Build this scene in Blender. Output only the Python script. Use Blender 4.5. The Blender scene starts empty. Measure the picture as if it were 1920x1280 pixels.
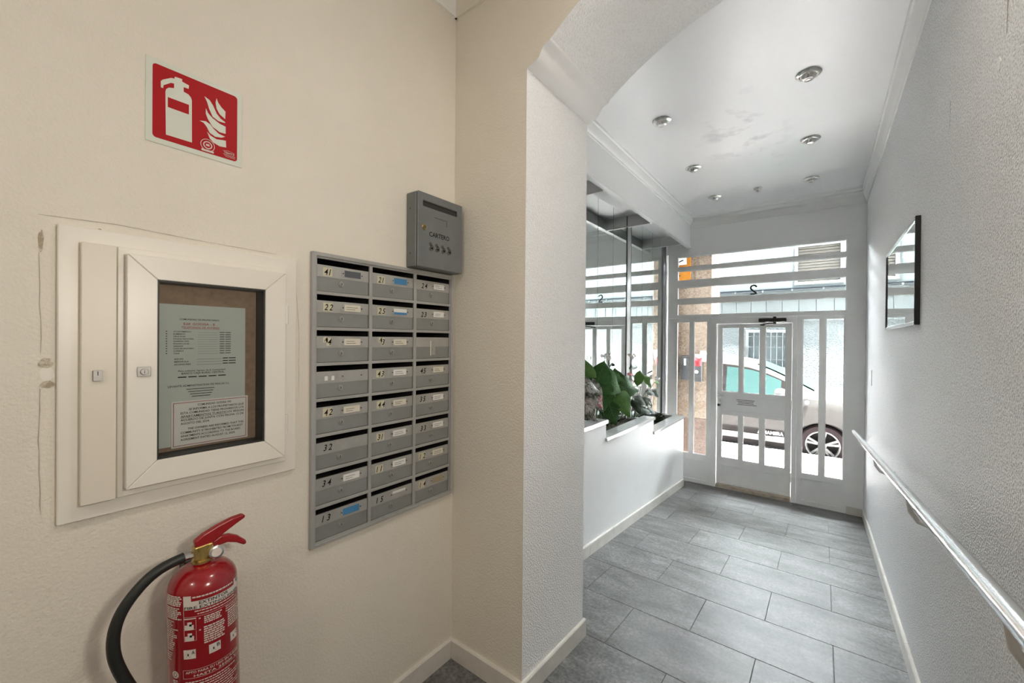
import bpy, bmesh, math, random
from mathutils import Vector, Matrix
random.seed(7)
sc = bpy.context.scene
C = sc.collection
R = math.radians
EYE = 1.45            # eye level above the lobby floor; coordinates below are relative to eye level, everything is lifted at the end

# ------------------------------------------------------------------ camera, world, lights, exposure
def cam_matrix(yaw, pitch, roll):
    cy, sy, cp, sp, cr, sr = math.cos(yaw), math.sin(yaw), math.cos(pitch), math.sin(pitch), math.cos(roll), math.sin(roll)
    r = Vector((cy, sy, 0)); f = Vector((-sy, cy, 0)); u = Vector((0, 0, 1))
    f2 = f * cp + u * sp; u2 = u * cp - f * sp
    r3 = r * cr + u2 * sr; u3 = u2 * cr - r * sr
    return Matrix(((r3.x, u3.x, -f2.x), (r3.y, u3.y, -f2.y), (r3.z, u3.z, -f2.z))).to_4x4()
cd = bpy.data.cameras.new('camera'); cam = bpy.data.objects.new('camera', cd); C.objects.link(cam)
cd.sensor_width = 36; cd.sensor_fit = 'HORIZONTAL'; cd.lens = 36 * 763.33 / 1920; cd.clip_start = .02
cam.matrix_world = cam_matrix(R(37.38), R(-.26), R(.486))
sc.camera = cam

w = bpy.data.worlds.new('overcast_sky'); sc.world = w; w.use_nodes = True
bg = w.node_tree.nodes['Background']; bg.inputs[0].default_value = (.91, .96, 1.0, 1); bg.inputs[1].default_value = 12.0

def area(name, loc, size, power, col, rot=(0, 0, 0), shape='DISK', size_y=None):
    l = bpy.data.lights.new(name, 'AREA'); l.shape = shape; l.size = size; l.energy = power; l.color = col
    if size_y: l.size_y = size_y
    o = bpy.data.objects.new(name, l); C.objects.link(o); o.location = loc; o.rotation_euler = rot
    return o
LAMPS = [('ceiling', (-.08, 1.06, 1.50), .22, 1.0, (1.0, .93, .84)),     # lobby lamps out of view; the wall and rear ones are added fill
         ('wall', (.262, .40, .15), .19, .95, (1.0, .91, .80)),  # unseen lamp added to brighten the lower mailbox wall
         ('ceiling', (-.10, -1.60, 1.50), .22, 1.95, (1.0, .92, .82))]  # unseen rear lamp added to brighten arch front and door wall
for kd, lc, sz, pw, col in LAMPS: area('unseen_lobby_light', lc, sz, pw, col, (0, 0, 0) if kd == 'ceiling' else (0, R(90), 0))
p_ = area('door_daylight_portal', (-.63, 5.62, -.35), 1.95, 1, (1, 1, 1), (R(-90), 0, 0), 'RECTANGLE', 2.85)
p_.data.cycles.is_portal = True
su = bpy.data.lights.new('sun', 'SUN'); su.energy = 40; su.angle = R(.6); su.color = (1, .985, .96)
so = bpy.data.objects.new('sun', su); C.objects.link(so); so.rotation_euler = Vector((-.2, .045, -.97)).to_track_quat('-Z', 'Y').to_euler()

vs = sc.view_settings
vs.view_transform = 'Standard'; vs.look = 'None'; vs.gamma = 1; vs.use_curve_mapping = False; vs.exposure = 2.88
cy = sc.cycles
cy.use_denoising = True; cy.adaptive_threshold = .025; cy.max_bounces = 12; cy.diffuse_bounces = 6; cy.glossy_bounces = 6; cy.transparent_max_bounces = 24; cy.transmission_bounces = 6
cy.sample_clamp_indirect = 6; cy.caustics_reflective = False; cy.caustics_refractive = False

# ------------------------------------------------------------------ text outlines (made first, while the scene is empty)
TEXTS = set('0123456789A') | {'CARTERO', 'EXTINTOR', 'FIRE EXTINGUISHER', 'ALHAMBRA', 'A', 'B', 'C', 'TEMTE', 'G',
    'COMUNIDAD DE PROPIETARIOS', 'Edif. GODISA - 8', 'TELEFONOS DE INTERES', 'AYUNTAMIENTO', 'BOMBEROS', 'CRUZ ROJA', 'POLICIA NACIONAL',
    'GUARDIA CIVIL', 'POLICIA LOCAL', 'SANIDAD', 'CASA DE SOCORRO', 'CORREOS', 'TAXIS', 'AGUAS', 'IBERDROLA', 'ASCENSORES',
    'Para cualquier ingreso de la Comunidad:', 'BANCO CAJA RURAL CENTRAL', 'LEVANTE ADMINISTRACION DE FINCAS S.L.',
    'COMUNIDAD GODISA VIII', 'SE INFORMA A LOS PROPIETARIOS QUE', 'ESTA COMUNIDAD TIENE PROHIBIDOS LOS', 'APARTAMENTOS TURISTICOS SEGUN',
    'ACUERDO DE JUNTA CON FECHA 12 DE', 'AGOSTO DEL 2024.', 'THE OWNERS ARE INFORMED THAT THIS', 'COMMUNITY IS PROHIBITED FROM TOURIST',
    'APARTMENTS ACCORDING TO THE BOARD', 'AGREEMENT DATED AUGUST 12, 2024.', 'APTO PARA SU USO EN FUEGOS', 'HASTA 35000 V'}
TX = {}
def prefetch():
    tmp = []
    for s in TEXTS:
        cu = bpy.data.curves.new('t', 'FONT'); cu.body = s; cu.size = 1; cu.resolution_u = 2; cu.offset = .012
        o = bpy.data.objects.new('t', cu); C.objects.link(o); tmp.append((s, o, cu))
    dg = bpy.context.evaluated_depsgraph_get()
    for s, o, cu in tmp:
        me = bpy.data.meshes.new_from_object(o.evaluated_get(dg))
        vv = [(v.co.x, v.co.y) for v in me.vertices]
        x0 = min(v[0] for v in vv); x1 = max(v[0] for v in vv); y1 = max(v[1] for v in vv); y0 = min(v[1] for v in vv)
        TX[s] = ([(v[0] - x0, v[1]) for v in vv], [tuple(p.vertices) for p in me.polygons], x1 - x0, y0, y1)
        bpy.data.meshes.remove(me)
    for s, o, cu in tmp:
        bpy.data.objects.remove(o); bpy.data.curves.remove(cu)
prefetch()

# ------------------------------------------------------------------ materials
def mat(name, col, rough=.5, metal=0.0, var=None, bump=None, spec=.5, coat=0.0, rnd=0.0):
    """var=(scale, colour2, lo, hi) mixes in a second colour by noise; bump=(scale, strength, distance)"""
    m = bpy.data.materials.new(name); m.use_nodes = True
    nt = m.node_tree; N = nt.nodes; L = nt.links; b = N['Principled BSDF']
    b.inputs['Base Color'].default_value = (*col, 1); b.inputs['Roughness'].default_value = rough; b.inputs['Metallic'].default_value = metal
    b.inputs['Specular IOR Level'].default_value = spec; b.inputs['Coat Weight'].default_value = coat
    geo = N.new('ShaderNodeNewGeometry'); out = None
    if var:
        no = N.new('ShaderNodeTexNoise'); no.inputs['Scale'].default_value = var[0]; no.inputs['Detail'].default_value = 6; no.inputs['Roughness'].default_value = .62
        L.new(geo.outputs['Position'], no.inputs['Vector'])
        rp = N.new('ShaderNodeValToRGB'); rp.color_ramp.elements[0].position = var[2]; rp.color_ramp.elements[1].position = var[3]
        rp.color_ramp.elements[0].color = (*col, 1); rp.color_ramp.elements[1].color = (*var[1], 1)
        L.new(no.outputs['Fac'], rp.inputs['Fac']); out = rp.outputs['Color']
    if rnd:
        oi = N.new('ShaderNodeObjectInfo'); mr = N.new('ShaderNodeMapRange'); mr.inputs['To Min'].default_value = 1 - rnd; mr.inputs['To Max'].default_value = 1 + rnd
        L.new(oi.outputs['Random'], mr.inputs['Value'])
        hs = N.new('ShaderNodeHueSaturation'); L.new(mr.outputs['Result'], hs.inputs['Value'])
        if out: L.new(out, hs.inputs['Color'])
        else: hs.inputs['Color'].default_value = (*col, 1)
        out = hs.outputs['Color']
    if out: L.new(out, b.inputs['Base Color'])
    if bump:
        n2 = N.new('ShaderNodeTexNoise'); n2.inputs['Scale'].default_value = bump[0]; n2.inputs['Detail'].default_value = 2.5
        L.new(geo.outputs['Position'], n2.inputs['Vector'])
        bp = N.new('ShaderNodeBump'); bp.inputs['Strength'].default_value = bump[1]; bp.inputs['Distance'].default_value = bump[2]
        L.new(n2.outputs['Fac'], bp.inputs['Height']); L.new(bp.outputs['Normal'], b.inputs['Normal'])
    return m

def granite(name, cols, scale, rough=.45):
    m = mat(name, cols[0], rough); nt = m.node_tree; N = nt.nodes; L = nt.links; b = N['Principled BSDF']
    g = N.new('ShaderNodeNewGeometry'); v = N.new('ShaderNodeTexVoronoi'); v.inputs['Scale'].default_value = scale
    L.new(g.outputs['Position'], v.inputs['Vector'])
    sp = N.new('ShaderNodeSeparateColor'); L.new(v.outputs['Color'], sp.inputs['Color'])
    rp = N.new('ShaderNodeValToRGB'); rp.color_ramp.interpolation = 'CONSTANT'
    e = rp.color_ramp.elements; e[0].color = (*cols[0], 1); e[0].position = 0; e[1].color = (*cols[1], 1); e[1].position = .45
    k = e.new(.75); k.color = (*cols[2], 1)
    L.new(sp.outputs['Red'], rp.inputs['Fac']); L.new(rp.outputs['Color'], b.inputs['Base Color'])
    return m

def glass(name, tint=(1, 1, 1), refl=.06):
    m = bpy.data.materials.new(name); m.use_nodes = True; N = m.node_tree.nodes; L = m.node_tree.links
    N.remove(N['Principled BSDF'])
    t = N.new('ShaderNodeBsdfTransparent'); t.inputs[0].default_value = (*tint, 1)
    g = N.new('ShaderNodeBsdfGlossy'); g.inputs['Roughness'].default_value = .02
    lw = N.new('ShaderNodeFresnel'); lw.inputs['IOR'].default_value = 1.35
    mx = N.new('ShaderNodeMixShader'); L.new(lw.outputs[0], mx.inputs[0]); L.new(t.outputs[0], mx.inputs[1]); L.new(g.outputs[0], mx.inputs[2])
    L.new(mx.outputs[0], N['Material Output'].inputs['Surface'])
    return m

M = {}
M['cream'] = mat('cream_stipple_plaster', (.78, .735, .645), .62, bump=(150, .42, .004), var=(2.2, (.74, .69, .60), .35, .75))
M['white_st'] = mat('white_stipple_plaster', (.93, .93, .925), .6, bump=(150, .8, .006), var=(150, (.83, .83, .82), .5, .64))
M['right_st'] = mat('coarse_white_stipple_plaster', (.92, .925, .93), .55, bump=(165, .9, .007), var=(165, (.56, .565, .57), .48, .60))
M['white'] = mat('white_wall_paint', (.90, .90, .895), .5, bump=(60, .08, .003))
M['planter_w'] = mat('planter_white_paint', (.90, .90, .895), .5, bump=(95, .22, .004), var=(3, (.86, .855, .84), .45, .8))
M['trim'] = mat('white_plaster_moulding', (.87, .865, .85), .45)
M['steel_w'] = mat('white_enamel_steel', (.90, .90, .89), .38, var=(4, (.85, .85, .84), .4, .7))
M['base'] = mat('cream_marble_skirting', (.74, .71, .655), .28, var=(9, (.64, .61, .56), .4, .7), rnd=.05)
M['marble'] = mat('polished_white_marble', (.60, .60, .585), .10, var=(7, (.47, .47, .46), .45, .75), coat=.3)
M['grout'] = mat('grey_grout', (.22, .22, .215), .85)
M['mirror'] = mat('mirror_glass', (.86, .90, .885), .012, 1.0)
M['mirror_dark'] = mat('dark_metal_joint', (.20, .20, .21), .35, .8)
M['black'] = mat('black_plastic', (.012, .012, .013), .4)
M['glass'] = glass('clear_window_glass', (.97, .985, .98))
M['chrome'] = mat('brushed_chrome', (.72, .72, .70), .22, 1.0)
M['lock'] = mat('satin_lock_metal', (.42, .41, .39), .48, .7)
M['rail'] = mat('polished_aluminium_rail', (.86, .865, .87), .20, 1.0)
M['bracket'] = mat('pale_bracket_plastic', (.66, .64, .62), .4)
M['ring'] = mat('satin_nickel_ring', (.62, .61, .58), .25, .9)
M['bulb'] = mat('frosted_bulb_glass', (.36, .34, .31), .22, .35)
M['alu'] = mat('brushed_aluminium_strip', (.50, .495, .475), .42, .55, var=(14, (.42, .415, .39), .4, .7))
M['mb_grey'] = mat('grey_painted_steel', (.285, .295, .285), .42, .25, var=(6, (.25, .255, .245), .4, .7))
M['mb_frame'] = mat('light_grey_steel_frame', (.44, .44, .425), .42, .3, var=(8, (.38, .38, .36), .4, .7))
M['dark_in'] = mat('dark_box_inside', (.03, .028, .028), .8)
M['cartero'] = mat('blue_grey_painted_steel', (.185, .198, .205), .42, .2, var=(10, (.16, .17, .172), .4, .7))
M['cart_dark'] = mat('worn_grey_print', (.085, .085, .075), .6)
M['ink'] = mat('dark_ink', (.012, .012, .012), .7, spec=.1)
M['redink'] = mat('red_ink', (.42, .06, .06), .6)
M['sticker'] = mat('cream_number_sticker', (.62, .58, .42), .5)
M['paper_cream'] = mat('cream_name_paper', (.70, .66, .55), .6)
M['paper_white'] = mat('white_name_paper', (.78, .77, .74), .6)
M['paper_dark'] = mat('dark_name_card', (.09, .10, .11), .5)
M['paper_blue'] = mat('blue_name_card', (.06, .23, .45), .5)
M['paper_brown'] = mat('brown_name_card', (.36, .29, .19), .6)
M['pvc'] = mat('cream_white_lacquer', (.80, .765, .69), .32)
M['pvc_b'] = mat('beige_lacquer_panel', (.74, .685, .585), .38)
M['board'] = mat('brown_pin_board', (.36, .235, .15), .75, var=(60, (.25, .165, .11), .4, .7))
M['sheet'] = mat('grey_green_sheet', (.60, .625, .58), .6)
M['notice'] = mat('white_notice', (.83, .80, .755), .55)
M['gasket'] = mat('black_gasket', (.02, .02, .02), .5)
M['red_ext'] = mat('glossy_red_enamel', (.27, .004, .009), .2, coat=.35)
M['red_lever'] = mat('red_lever_plastic', (.30, .006, .010), .35)
M['brass'] = mat('dull_brass', (.50, .37, .13), .3, .9)
M['rubber'] = mat('black_rubber_hose', (.014, .016, .014), .45)
M['label_w'] = mat('label_white_print', (.66, .60, .55), .4)
M['sign_red'] = mat('sign_red', (.40, .006, .010), .5, spec=.2)
M['sign_w'] = mat('photoluminescent_white', (.66, .69, .60), .4)
M['scar'] = mat('exposed_mortar', (.40, .33, .24), .9, var=(90, (.62, .57, .48), .45, .6))
M['crack'] = mat('dark_crack', (.40, .355, .29), .9)
M['soil'] = mat('dark_soil', (.035, .026, .018), .95, var=(60, (.08, .06, .04), .4, .7), bump=(90, .8, .02))
M['leaf'] = mat('broad_green_leaf', (.020, .066, .015), .6, spec=.2, var=(22, (.045, .125, .026), .35, .7), rnd=.3)
M['leaf_l'] = mat('light_green_leaf', (.07, .17, .035), .6, spec=.2, var=(22, (.11, .23, .05), .35, .7), rnd=.15)
M['leaf_d'] = mat('dark_glossy_leaf', (.015, .03, .015), .45, spec=.3, var=(30, (.035, .055, .03), .35, .7), rnd=.2)
M['caladium'] = mat('white_pink_variegated_leaf', (.42, .39, .36), .45, var=(22, (.065, .075, .045), .42, .56), rnd=.15)
M['caladium_r'] = mat('red_variegated_leaf', (.42, .06, .07), .4, var=(45, (.60, .50, .48), .46, .56))
M['vein'] = mat('pale_green_vein', (.10, .20, .06), .45)
M['petal'] = mat('white_petal', (.80, .76, .75), .5)
M['petal_p'] = mat('pink_petal', (.70, .22, .25), .5)
M['stem'] = mat('green_stem', (.09, .15, .05), .5)
M['moss'] = mat('dark_moss', (.03, .045, .018), .9, bump=(120, 1, .02))
M['sill'] = mat('worn_threshold_wood', (.52, .44, .36), .6, var=(20, (.36, .29, .22), .4, .7))
# outside
M['granite'] = granite('pale_pink_granite', ((.112, .076, .05), (.142, .107, .077), (.073, .046, .030)), 55)
M['granite_d'] = granite('brown_granite', ((.062, .033, .021), (.084, .052, .034), (.037, .020, .013)), 55)
M['facade'] = mat('pale_render', (.052, .062, .0645), .8, bump=(30, .2, .01))
M['facade_p'] = mat('pebble_render', (.077, .086, .089), .85, var=(38, (.051, .060, .063), .46, .60), bump=(38, .7, .02))
M['facade_c'] = mat('pale_cladding_panel', (.064, .073, .0755), .7, rnd=.05)
M['win_in'] = mat('curtain_behind_glass', (.088, .106, .113), .5, spec=.1)
M['bar'] = mat('white_window_bar', (.087, .093, .095), .5, spec=.1)
M['shutter'] = mat('cream_shutter_slat', (.075, .07, .063), .5, spec=.1)
M['cable'] = mat('grey_conduit', (.026, .031, .036), .8, spec=.03)
M['asphalt'] = mat('pale_worn_asphalt', (.30, .30, .30), .9, bump=(80, .5, .01))
M['kerb'] = mat('pale_kerb_stone', (.62, .60, .58), .8)
M['paver'] = mat('pinkish_paving_tile', (.70, .65, .645), .75, var=(25, (.76, .72, .715), .4, .7), rnd=.16)
M['orange'] = mat('orange_sign_paint', (.30, .115, .012), .5, spec=.1)
M['car'] = mat('silver_beige_car_paint', (.0155, .0148, .0142), .5, 0, spec=.03)
M['car_trim'] = mat('dark_car_trim', (.0045, .004, .004), .8, spec=.01)
M['car_light'] = mat('light_car_trim', (.03, .03, .03), .5, spec=.03)
M['car_glass'] = mat('teal_tinted_car_glass', (.0082, .017, .0165), .3, 0, spec=.02)
M['tire'] = mat('dark_tyre_rubber', (.0065, .005, .0053), .9, spec=0)
M['alloy'] = mat('alloy_rim', (.035, .035, .035), .5, 0, spec=.03)
M['redbag'] = mat('red_plastic_bag', (.22, .025, .03), .5, spec=.2)
M['lampglass'] = mat('opal_lamp_glass', (.8, .78, .74), .4)
# floor tile: layered stone look
def tile_mat():
    m = mat('grey_stone_tile', (.3, .3, .295), .30, spec=.3); N = m.node_tree.nodes; L = m.node_tree.links; b = N['Principled BSDF']
    geo = N.new('ShaderNodeNewGeometry'); oi = N.new('ShaderNodeObjectInfo')
    ad = N.new('ShaderNodeVectorMath'); ad.operation = 'ADD'; sc_ = N.new('ShaderNodeVectorMath'); sc_.operation = 'SCALE'
    cx = N.new('ShaderNodeCombineXYZ'); L.new(oi.outputs['Random'], cx.inputs['X']); L.new(oi.outputs['Random'], cx.inputs['Y'])
    L.new(cx.outputs[0], sc_.inputs[0]); sc_.inputs['Scale'].default_value = 37
    L.new(geo.outputs['Position'], ad.inputs[0]); L.new(sc_.outputs[0], ad.inputs[1])
    mp = N.new('ShaderNodeMapping'); mp.inputs['Scale'].default_value = (1.0, 2.2, 1); mp.inputs['Rotation'].default_value = (0, 0, .35); L.new(ad.outputs[0], mp.inputs['Vector'])
    n1 = N.new('ShaderNodeTexNoise'); n1.inputs['Scale'].default_value = 3.2; n1.inputs['Detail'].default_value = 8; n1.inputs['Roughness'].default_value = .66; n1.inputs['Distortion'].default_value = .6
    L.new(mp.outputs[0], n1.inputs['Vector'])
    n2 = N.new('ShaderNodeTexNoise'); n2.inputs['Scale'].default_value = 70; n2.inputs['Detail'].default_value = 4; L.new(ad.outputs[0], n2.inputs['Vector'])
    r1 = N.new('ShaderNodeValToRGB'); e = r1.color_ramp.elements; e[0].position = .30; e[0].color = (.075, .073, .071, 1); e[1].position = .72; e[1].color = (.235, .232, .228, 1)
    L.new(n1.outputs['Fac'], r1.inputs['Fac'])
    r2 = N.new('ShaderNodeValToRGB'); e = r2.color_ramp.elements; e[0].position = .35; e[0].color = (.60, .60, .60, 1); e[1].position = .66; e[1].color = (1.35, 1.35, 1.35, 1)
    L.new(n2.outputs['Fac'], r2.inputs['Fac'])
    mu = N.new('ShaderNodeMix'); mu.data_type = 'RGBA'; mu.blend_type = 'MULTIPLY'; mu.inputs['Factor'].default_value = .8
    L.new(r1.outputs['Color'], mu.inputs['A']); L.new(r2.outputs['Color'], mu.inputs['B']); L.new(mu.outputs['Result'], b.inputs['Base Color'])
    rr = N.new('ShaderNodeMapRange'); rr.inputs['To Min'].default_value = .30; rr.inputs['To Max'].default_value = .50; L.new(n2.outputs['Fac'], rr.inputs['Value']); L.new(rr.outputs[0], b.inputs['Roughness'])
    bp = N.new('ShaderNodeBump'); bp.inputs['Strength'].default_value = .25; bp.inputs['Distance'].default_value = .002; L.new(n2.outputs['Fac'], bp.inputs['Height']); L.new(bp.outputs[0], b.inputs['Normal'])
    return m
M['tile'] = tile_mat()
def ceiling_mat():
    m = mat('glossy_white_ceiling_paint', (.91, .91, .91), .33); N = m.node_tree.nodes; L = m.node_tree.links; b = N['Principled BSDF']
    geo = N.new('ShaderNodeNewGeometry'); n = N.new('ShaderNodeTexNoise'); n.inputs['Scale'].default_value = 5.5; n.inputs['Detail'].default_value = 5
    L.new(geo.outputs['Position'], n.inputs['Vector'])
    # a patch of grey smudges round an old repair in the middle of the ceiling
    d = N.new('ShaderNodeVectorMath'); d.operation = 'DISTANCE'; sx = N.new('ShaderNodeMapping'); sx.inputs['Scale'].default_value = (2.6, .95, 0)
    L.new(geo.outputs['Position'], sx.inputs['Vector']); L.new(sx.outputs[0], d.inputs[0]); d.inputs[1].default_value = (-.50 * 2.6, 3.55 * .95, 0)
    mk = N.new('ShaderNodeMapRange'); mk.inputs['From Min'].default_value = .9; mk.inputs['From Max'].default_value = .2; L.new(d.outputs['Value'], mk.inputs['Value'])
    rp = N.new('ShaderNodeValToRGB'); rp.color_ramp.elements[0].position = .56; rp.color_ramp.elements[1].position = .70; L.new(n.outputs['Fac'], rp.inputs['Fac'])
    mu = N.new('ShaderNodeMath'); mu.operation = 'MULTIPLY'; L.new(mk.outputs[0], mu.inputs[0]); L.new(rp.outputs['Color'], mu.inputs[1])
    mx = N.new('ShaderNodeMix'); mx.data_type = 'RGBA'; mx.inputs['A'].default_value = (.91, .91, .91, 1); mx.inputs['B'].default_value = (.60, .60, .62, 1)
    L.new(mu.outputs[0], mx.inputs['Factor']); L.new(mx.outputs['Result'], b.inputs['Base Color'])
    n2 = N.new('ShaderNodeTexNoise'); n2.inputs['Scale'].default_value = 4; L.new(geo.outputs['Position'], n2.inputs['Vector'])
    bp = N.new('ShaderNodeBump'); bp.inputs['Strength'].default_value = .25; bp.inputs['Distance'].default_value = .02; L.new(n2.outputs['Fac'], bp.inputs['Height']); L.new(bp.outputs[0], b.inputs['Normal'])
    return m
M['ceiling'] = ceiling_mat()

# ------------------------------------------------------------------ mesh builder
class MB:
    def __init__(s): s.v = []; s.f = []; s.m = []; s.cur = 0
    def add(s, vs, fs):
        n = len(s.v); s.v += [tuple(p) for p in vs]
        for f in fs: s.f.append(tuple(i + n for i in f)); s.m.append(s.cur)
        return s
    def mi(s, i): s.cur = i; return s
    def box(s, x0, x1, y0, y1, z0, z1):
        return s.add([(x0, y0, z0), (x1, y0, z0), (x1, y1, z0), (x0, y1, z0), (x0, y0, z1), (x1, y0, z1), (x1, y1, z1), (x0, y1, z1)],
                     [(0, 3, 2, 1), (4, 5, 6, 7), (0, 1, 5, 4), (1, 2, 6, 5), (2, 3, 7, 6), (3, 0, 4, 7)])
    def prism(s, poly, axis, a, b):
        """extrude a 2-D outline: axis x -> poly is (y,z); axis y -> (x,z); axis z -> (x,y)"""
        P = {'x': lambda c, u, v: (c, u, v), 'y': lambda c, u, v: (u, c, v), 'z': lambda c, u, v: (u, v, c)}[axis]
        n = len(poly)
        return s.add([P(a, *p) for p in poly] + [P(b, *p) for p in poly],
                     [tuple(range(n)), tuple(range(2 * n - 1, n - 1, -1))] + [(i, (i + 1) % n, n + (i + 1) % n, n + i) for i in range(n)])
    def plate(s, axis, a, b, u0, u1, v0, v1, holes=()):
        """a sheet from a to b along the axis, with rectangular holes (u0,u1,v0,v1)"""
        P = (lambda c, u, v: (c, u, v)) if axis == 'x' else (lambda c, u, v: (u, c, v))
        U = sorted({u0, u1} | {h[0] for h in holes} | {h[1] for h in holes}); V = sorted({v0, v1} | {h[2] for h in holes} | {h[3] for h in holes})
        def solid(i, j):
            if not (0 <= i < len(U) - 1 and 0 <= j < len(V) - 1): return False
            cu, cv = (U[i] + U[i + 1]) / 2, (V[j] + V[j + 1]) / 2
            return not any(h[0] < cu < h[1] and h[2] < cv < h[3] for h in holes)
        for i in range(len(U) - 1):
            for j in range(len(V) - 1):
                if not solid(i, j): continue
                A, B, D, E = U[i], U[i + 1], V[j], V[j + 1]
                s.add([P(a, A, D), P(a, B, D), P(a, B, E), P(a, A, E)], [(0, 1, 2, 3)])
                s.add([P(b, A, D), P(b, B, D), P(b, B, E), P(b, A, E)], [(3, 2, 1, 0)])
                for di, dj, q in ((-1, 0, ((A, D), (A, E))), (1, 0, ((B, D), (B, E))), (0, -1, ((A, D), (B, D))), (0, 1, ((A, E), (B, E)))):
                    if not solid(i + di, j + dj):
                        s.add([P(a, *q[0]), P(a, *q[1]), P(b, *q[1]), P(b, *q[0])], [(0, 1, 2, 3)])
        return s
    def cyl(s, p0, p1, r0, r1=None, n=16):
        p0 = Vector(p0); p1 = Vector(p1); d = (p1 - p0).normalized(); r1 = r0 if r1 is None else r1
        a = d.orthogonal().normalized(); b = d.cross(a); vs = []
        for c, r in ((p0, r0), (p1, r1)):
            vs += [c + (a * math.cos(2 * math.pi * i / n) + b * math.sin(2 * math.pi * i / n)) * r for i in range(n)]
        return s.add(vs, [tuple(range(n - 1, -1, -1)), tuple(range(n, 2 * n))] + [(i, (i + 1) % n, n + (i + 1) % n, n + i) for i in range(n)])
    def tube(s, pts, r, n=12, flat=1.0):
        pts = [Vector(p) for p in pts]; vs = []; k = len(pts); nrm = None
        for i, p in enumerate(pts):
            t = ((pts[min(i + 1, k - 1)] - pts[max(i - 1, 0)])).normalized()
            nrm = t.orthogonal().normalized() if nrm is None else (nrm - t * nrm.dot(t)).normalized()
            b = t.cross(nrm); ri = r[i] if isinstance(r, (list, tuple)) else r
            vs += [p + (nrm * math.cos(2 * math.pi * j / n) + b * math.sin(2 * math.pi * j / n) * flat) * ri for j in range(n)]
        fs = [(i * n + j, i * n + (j + 1) % n, (i + 1) * n + (j + 1) % n, (i + 1) * n + j) for i in range(k - 1) for j in range(n)]
        return s.add(vs, fs + [tuple(range(n - 1, -1, -1)), tuple(range((k - 1) * n, k * n))])
    def lathe(s, prof, o, n=28, axis=(0, 0, 1)):
        o = Vector(o); ax = Vector(axis).normalized(); a = ax.orthogonal().normalized(); b = ax.cross(a); vs = []; k = len(prof)
        for r, h in prof:
            vs += [o + ax * h + (a * math.cos(2 * math.pi * j / n) + b * math.sin(2 * math.pi * j / n)) * r for j in range(n)]
        fs = [(i * n + j, i * n + (j + 1) % n, (i + 1) * n + (j + 1) % n, (i + 1) * n + j) for i in range(k - 1) for j in range(n)]
        closed = prof[0] == prof[-1]
        if prof[0][0] > 1e-5 and not closed: fs.append(tuple(range(n - 1, -1, -1)))
        if prof[-1][0] > 1e-5 and not closed: fs.append(tuple(range((k - 1) * n, k * n)))
        return s.add(vs, fs)
    def sweep(s, prof, pts_fn):
        """prof: list of (d, h); pts_fn(end, d, h) -> point for end 0/1; a closed moulding between two mitred ends"""
        n = len(prof); vs = [pts_fn(0, *p) for p in prof] + [pts_fn(1, *p) for p in prof]
        return s.add(vs, [tuple(range(n)), tuple(range(2 * n - 1, n - 1, -1))] + [(i, (i + 1) % n, n + (i + 1) % n, n + i) for i in range(n)])
    def text(s, t, fn, h, x=0, y=0, width=None, center=False, shear=0, aspect=1.0):
        vv, ff, wd, y0, y1 = TX[t]; k = h / .72; kx = (width / wd) if width else k * aspect
        off = x - (wd * kx / 2 if center else 0)
        return s.add([fn(off + a * kx + shear * b * k, y + b * k) for a, b in vv], ff)
    def build(s, name, mats, parent=None, bevel=0, smooth=None, base=None, seg=1, link=True, norm=True):
        if not isinstance(mats, (list, tuple)): mats = [mats]
        W = wl(parent) if parent else Vector(base or (0, 0, 0))
        me = bpy.data.meshes.new(name); me.from_pydata([tuple(Vector(p) - W) for p in s.v], [], s.f)
        for q in mats: me.materials.append(M[q] if isinstance(q, str) else q)
        for p, i in zip(me.polygons, s.m): p.material_index = i
        bm = bmesh.new(); bm.from_mesh(me); bmesh.ops.remove_doubles(bm, verts=bm.verts, dist=2e-6)
        if norm: bmesh.ops.recalc_face_normals(bm, faces=bm.faces)
        if bevel:
            es = [e for e in bm.edges if len(e.link_faces) == 2 and e.calc_face_angle(0) > .6]
            bmesh.ops.bevel(bm, geom=es, offset=bevel, segments=seg, affect='EDGES', profile=.5, clamp_overlap=True)
        bm.to_mesh(me); bm.free()
        if smooth:
            for p in me.polygons: p.use_smooth = True
            me.set_sharp_from_angle(angle=R(smooth))
        if not link: return me
        o = bpy.data.objects.new(name, me); C.objects.link(o)
        if parent: o.parent = parent
        else: o.location = W
        return o
def wl(o):
    v = Vector((0, 0, 0))
    while o: v = v + o.location; o = o.parent
    return v
def tag(o, label, cat, group=None):
    o['label'] = label; o['category'] = cat
    if group: o['group'] = group
    return o
def thing(name, label, cat, loc=(0, 0, 0), group=None):
    o = bpy.data.objects.new(name, None); C.objects.link(o); o.location = loc; o.empty_display_size = .05
    return tag(o, label, cat, group)
def struct(o, label=None):
    o['kind'] = 'structure'
    if label: o['label'] = label
    return o
def inst(name, me, parent, loc, rot=(0, 0, 0)):
    o = bpy.data.objects.new(name, me); C.objects.link(o); o.parent = parent; o.location = Vector(loc) - wl(parent); o.rotation_euler = rot
    return o

# ------------------------------------------------------------------ key planes
XL, XR = -1.35, .345            # lobby left wall, right wall
YA, YB = 1.324, 1.845           # arch wall front and back
XJ = -.948                      # arch jamb
XP, XM = -1.335, -1.62          # planter front, mirror plane
YD = 5.465                      # entrance frame inner face
ZC = 1.55                       # ceiling
YBACK = -2.6
SL = .08
def fz(y): return -1.456 if y < 1.4775 else -1.45 - SL * (y - 1.4)

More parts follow.
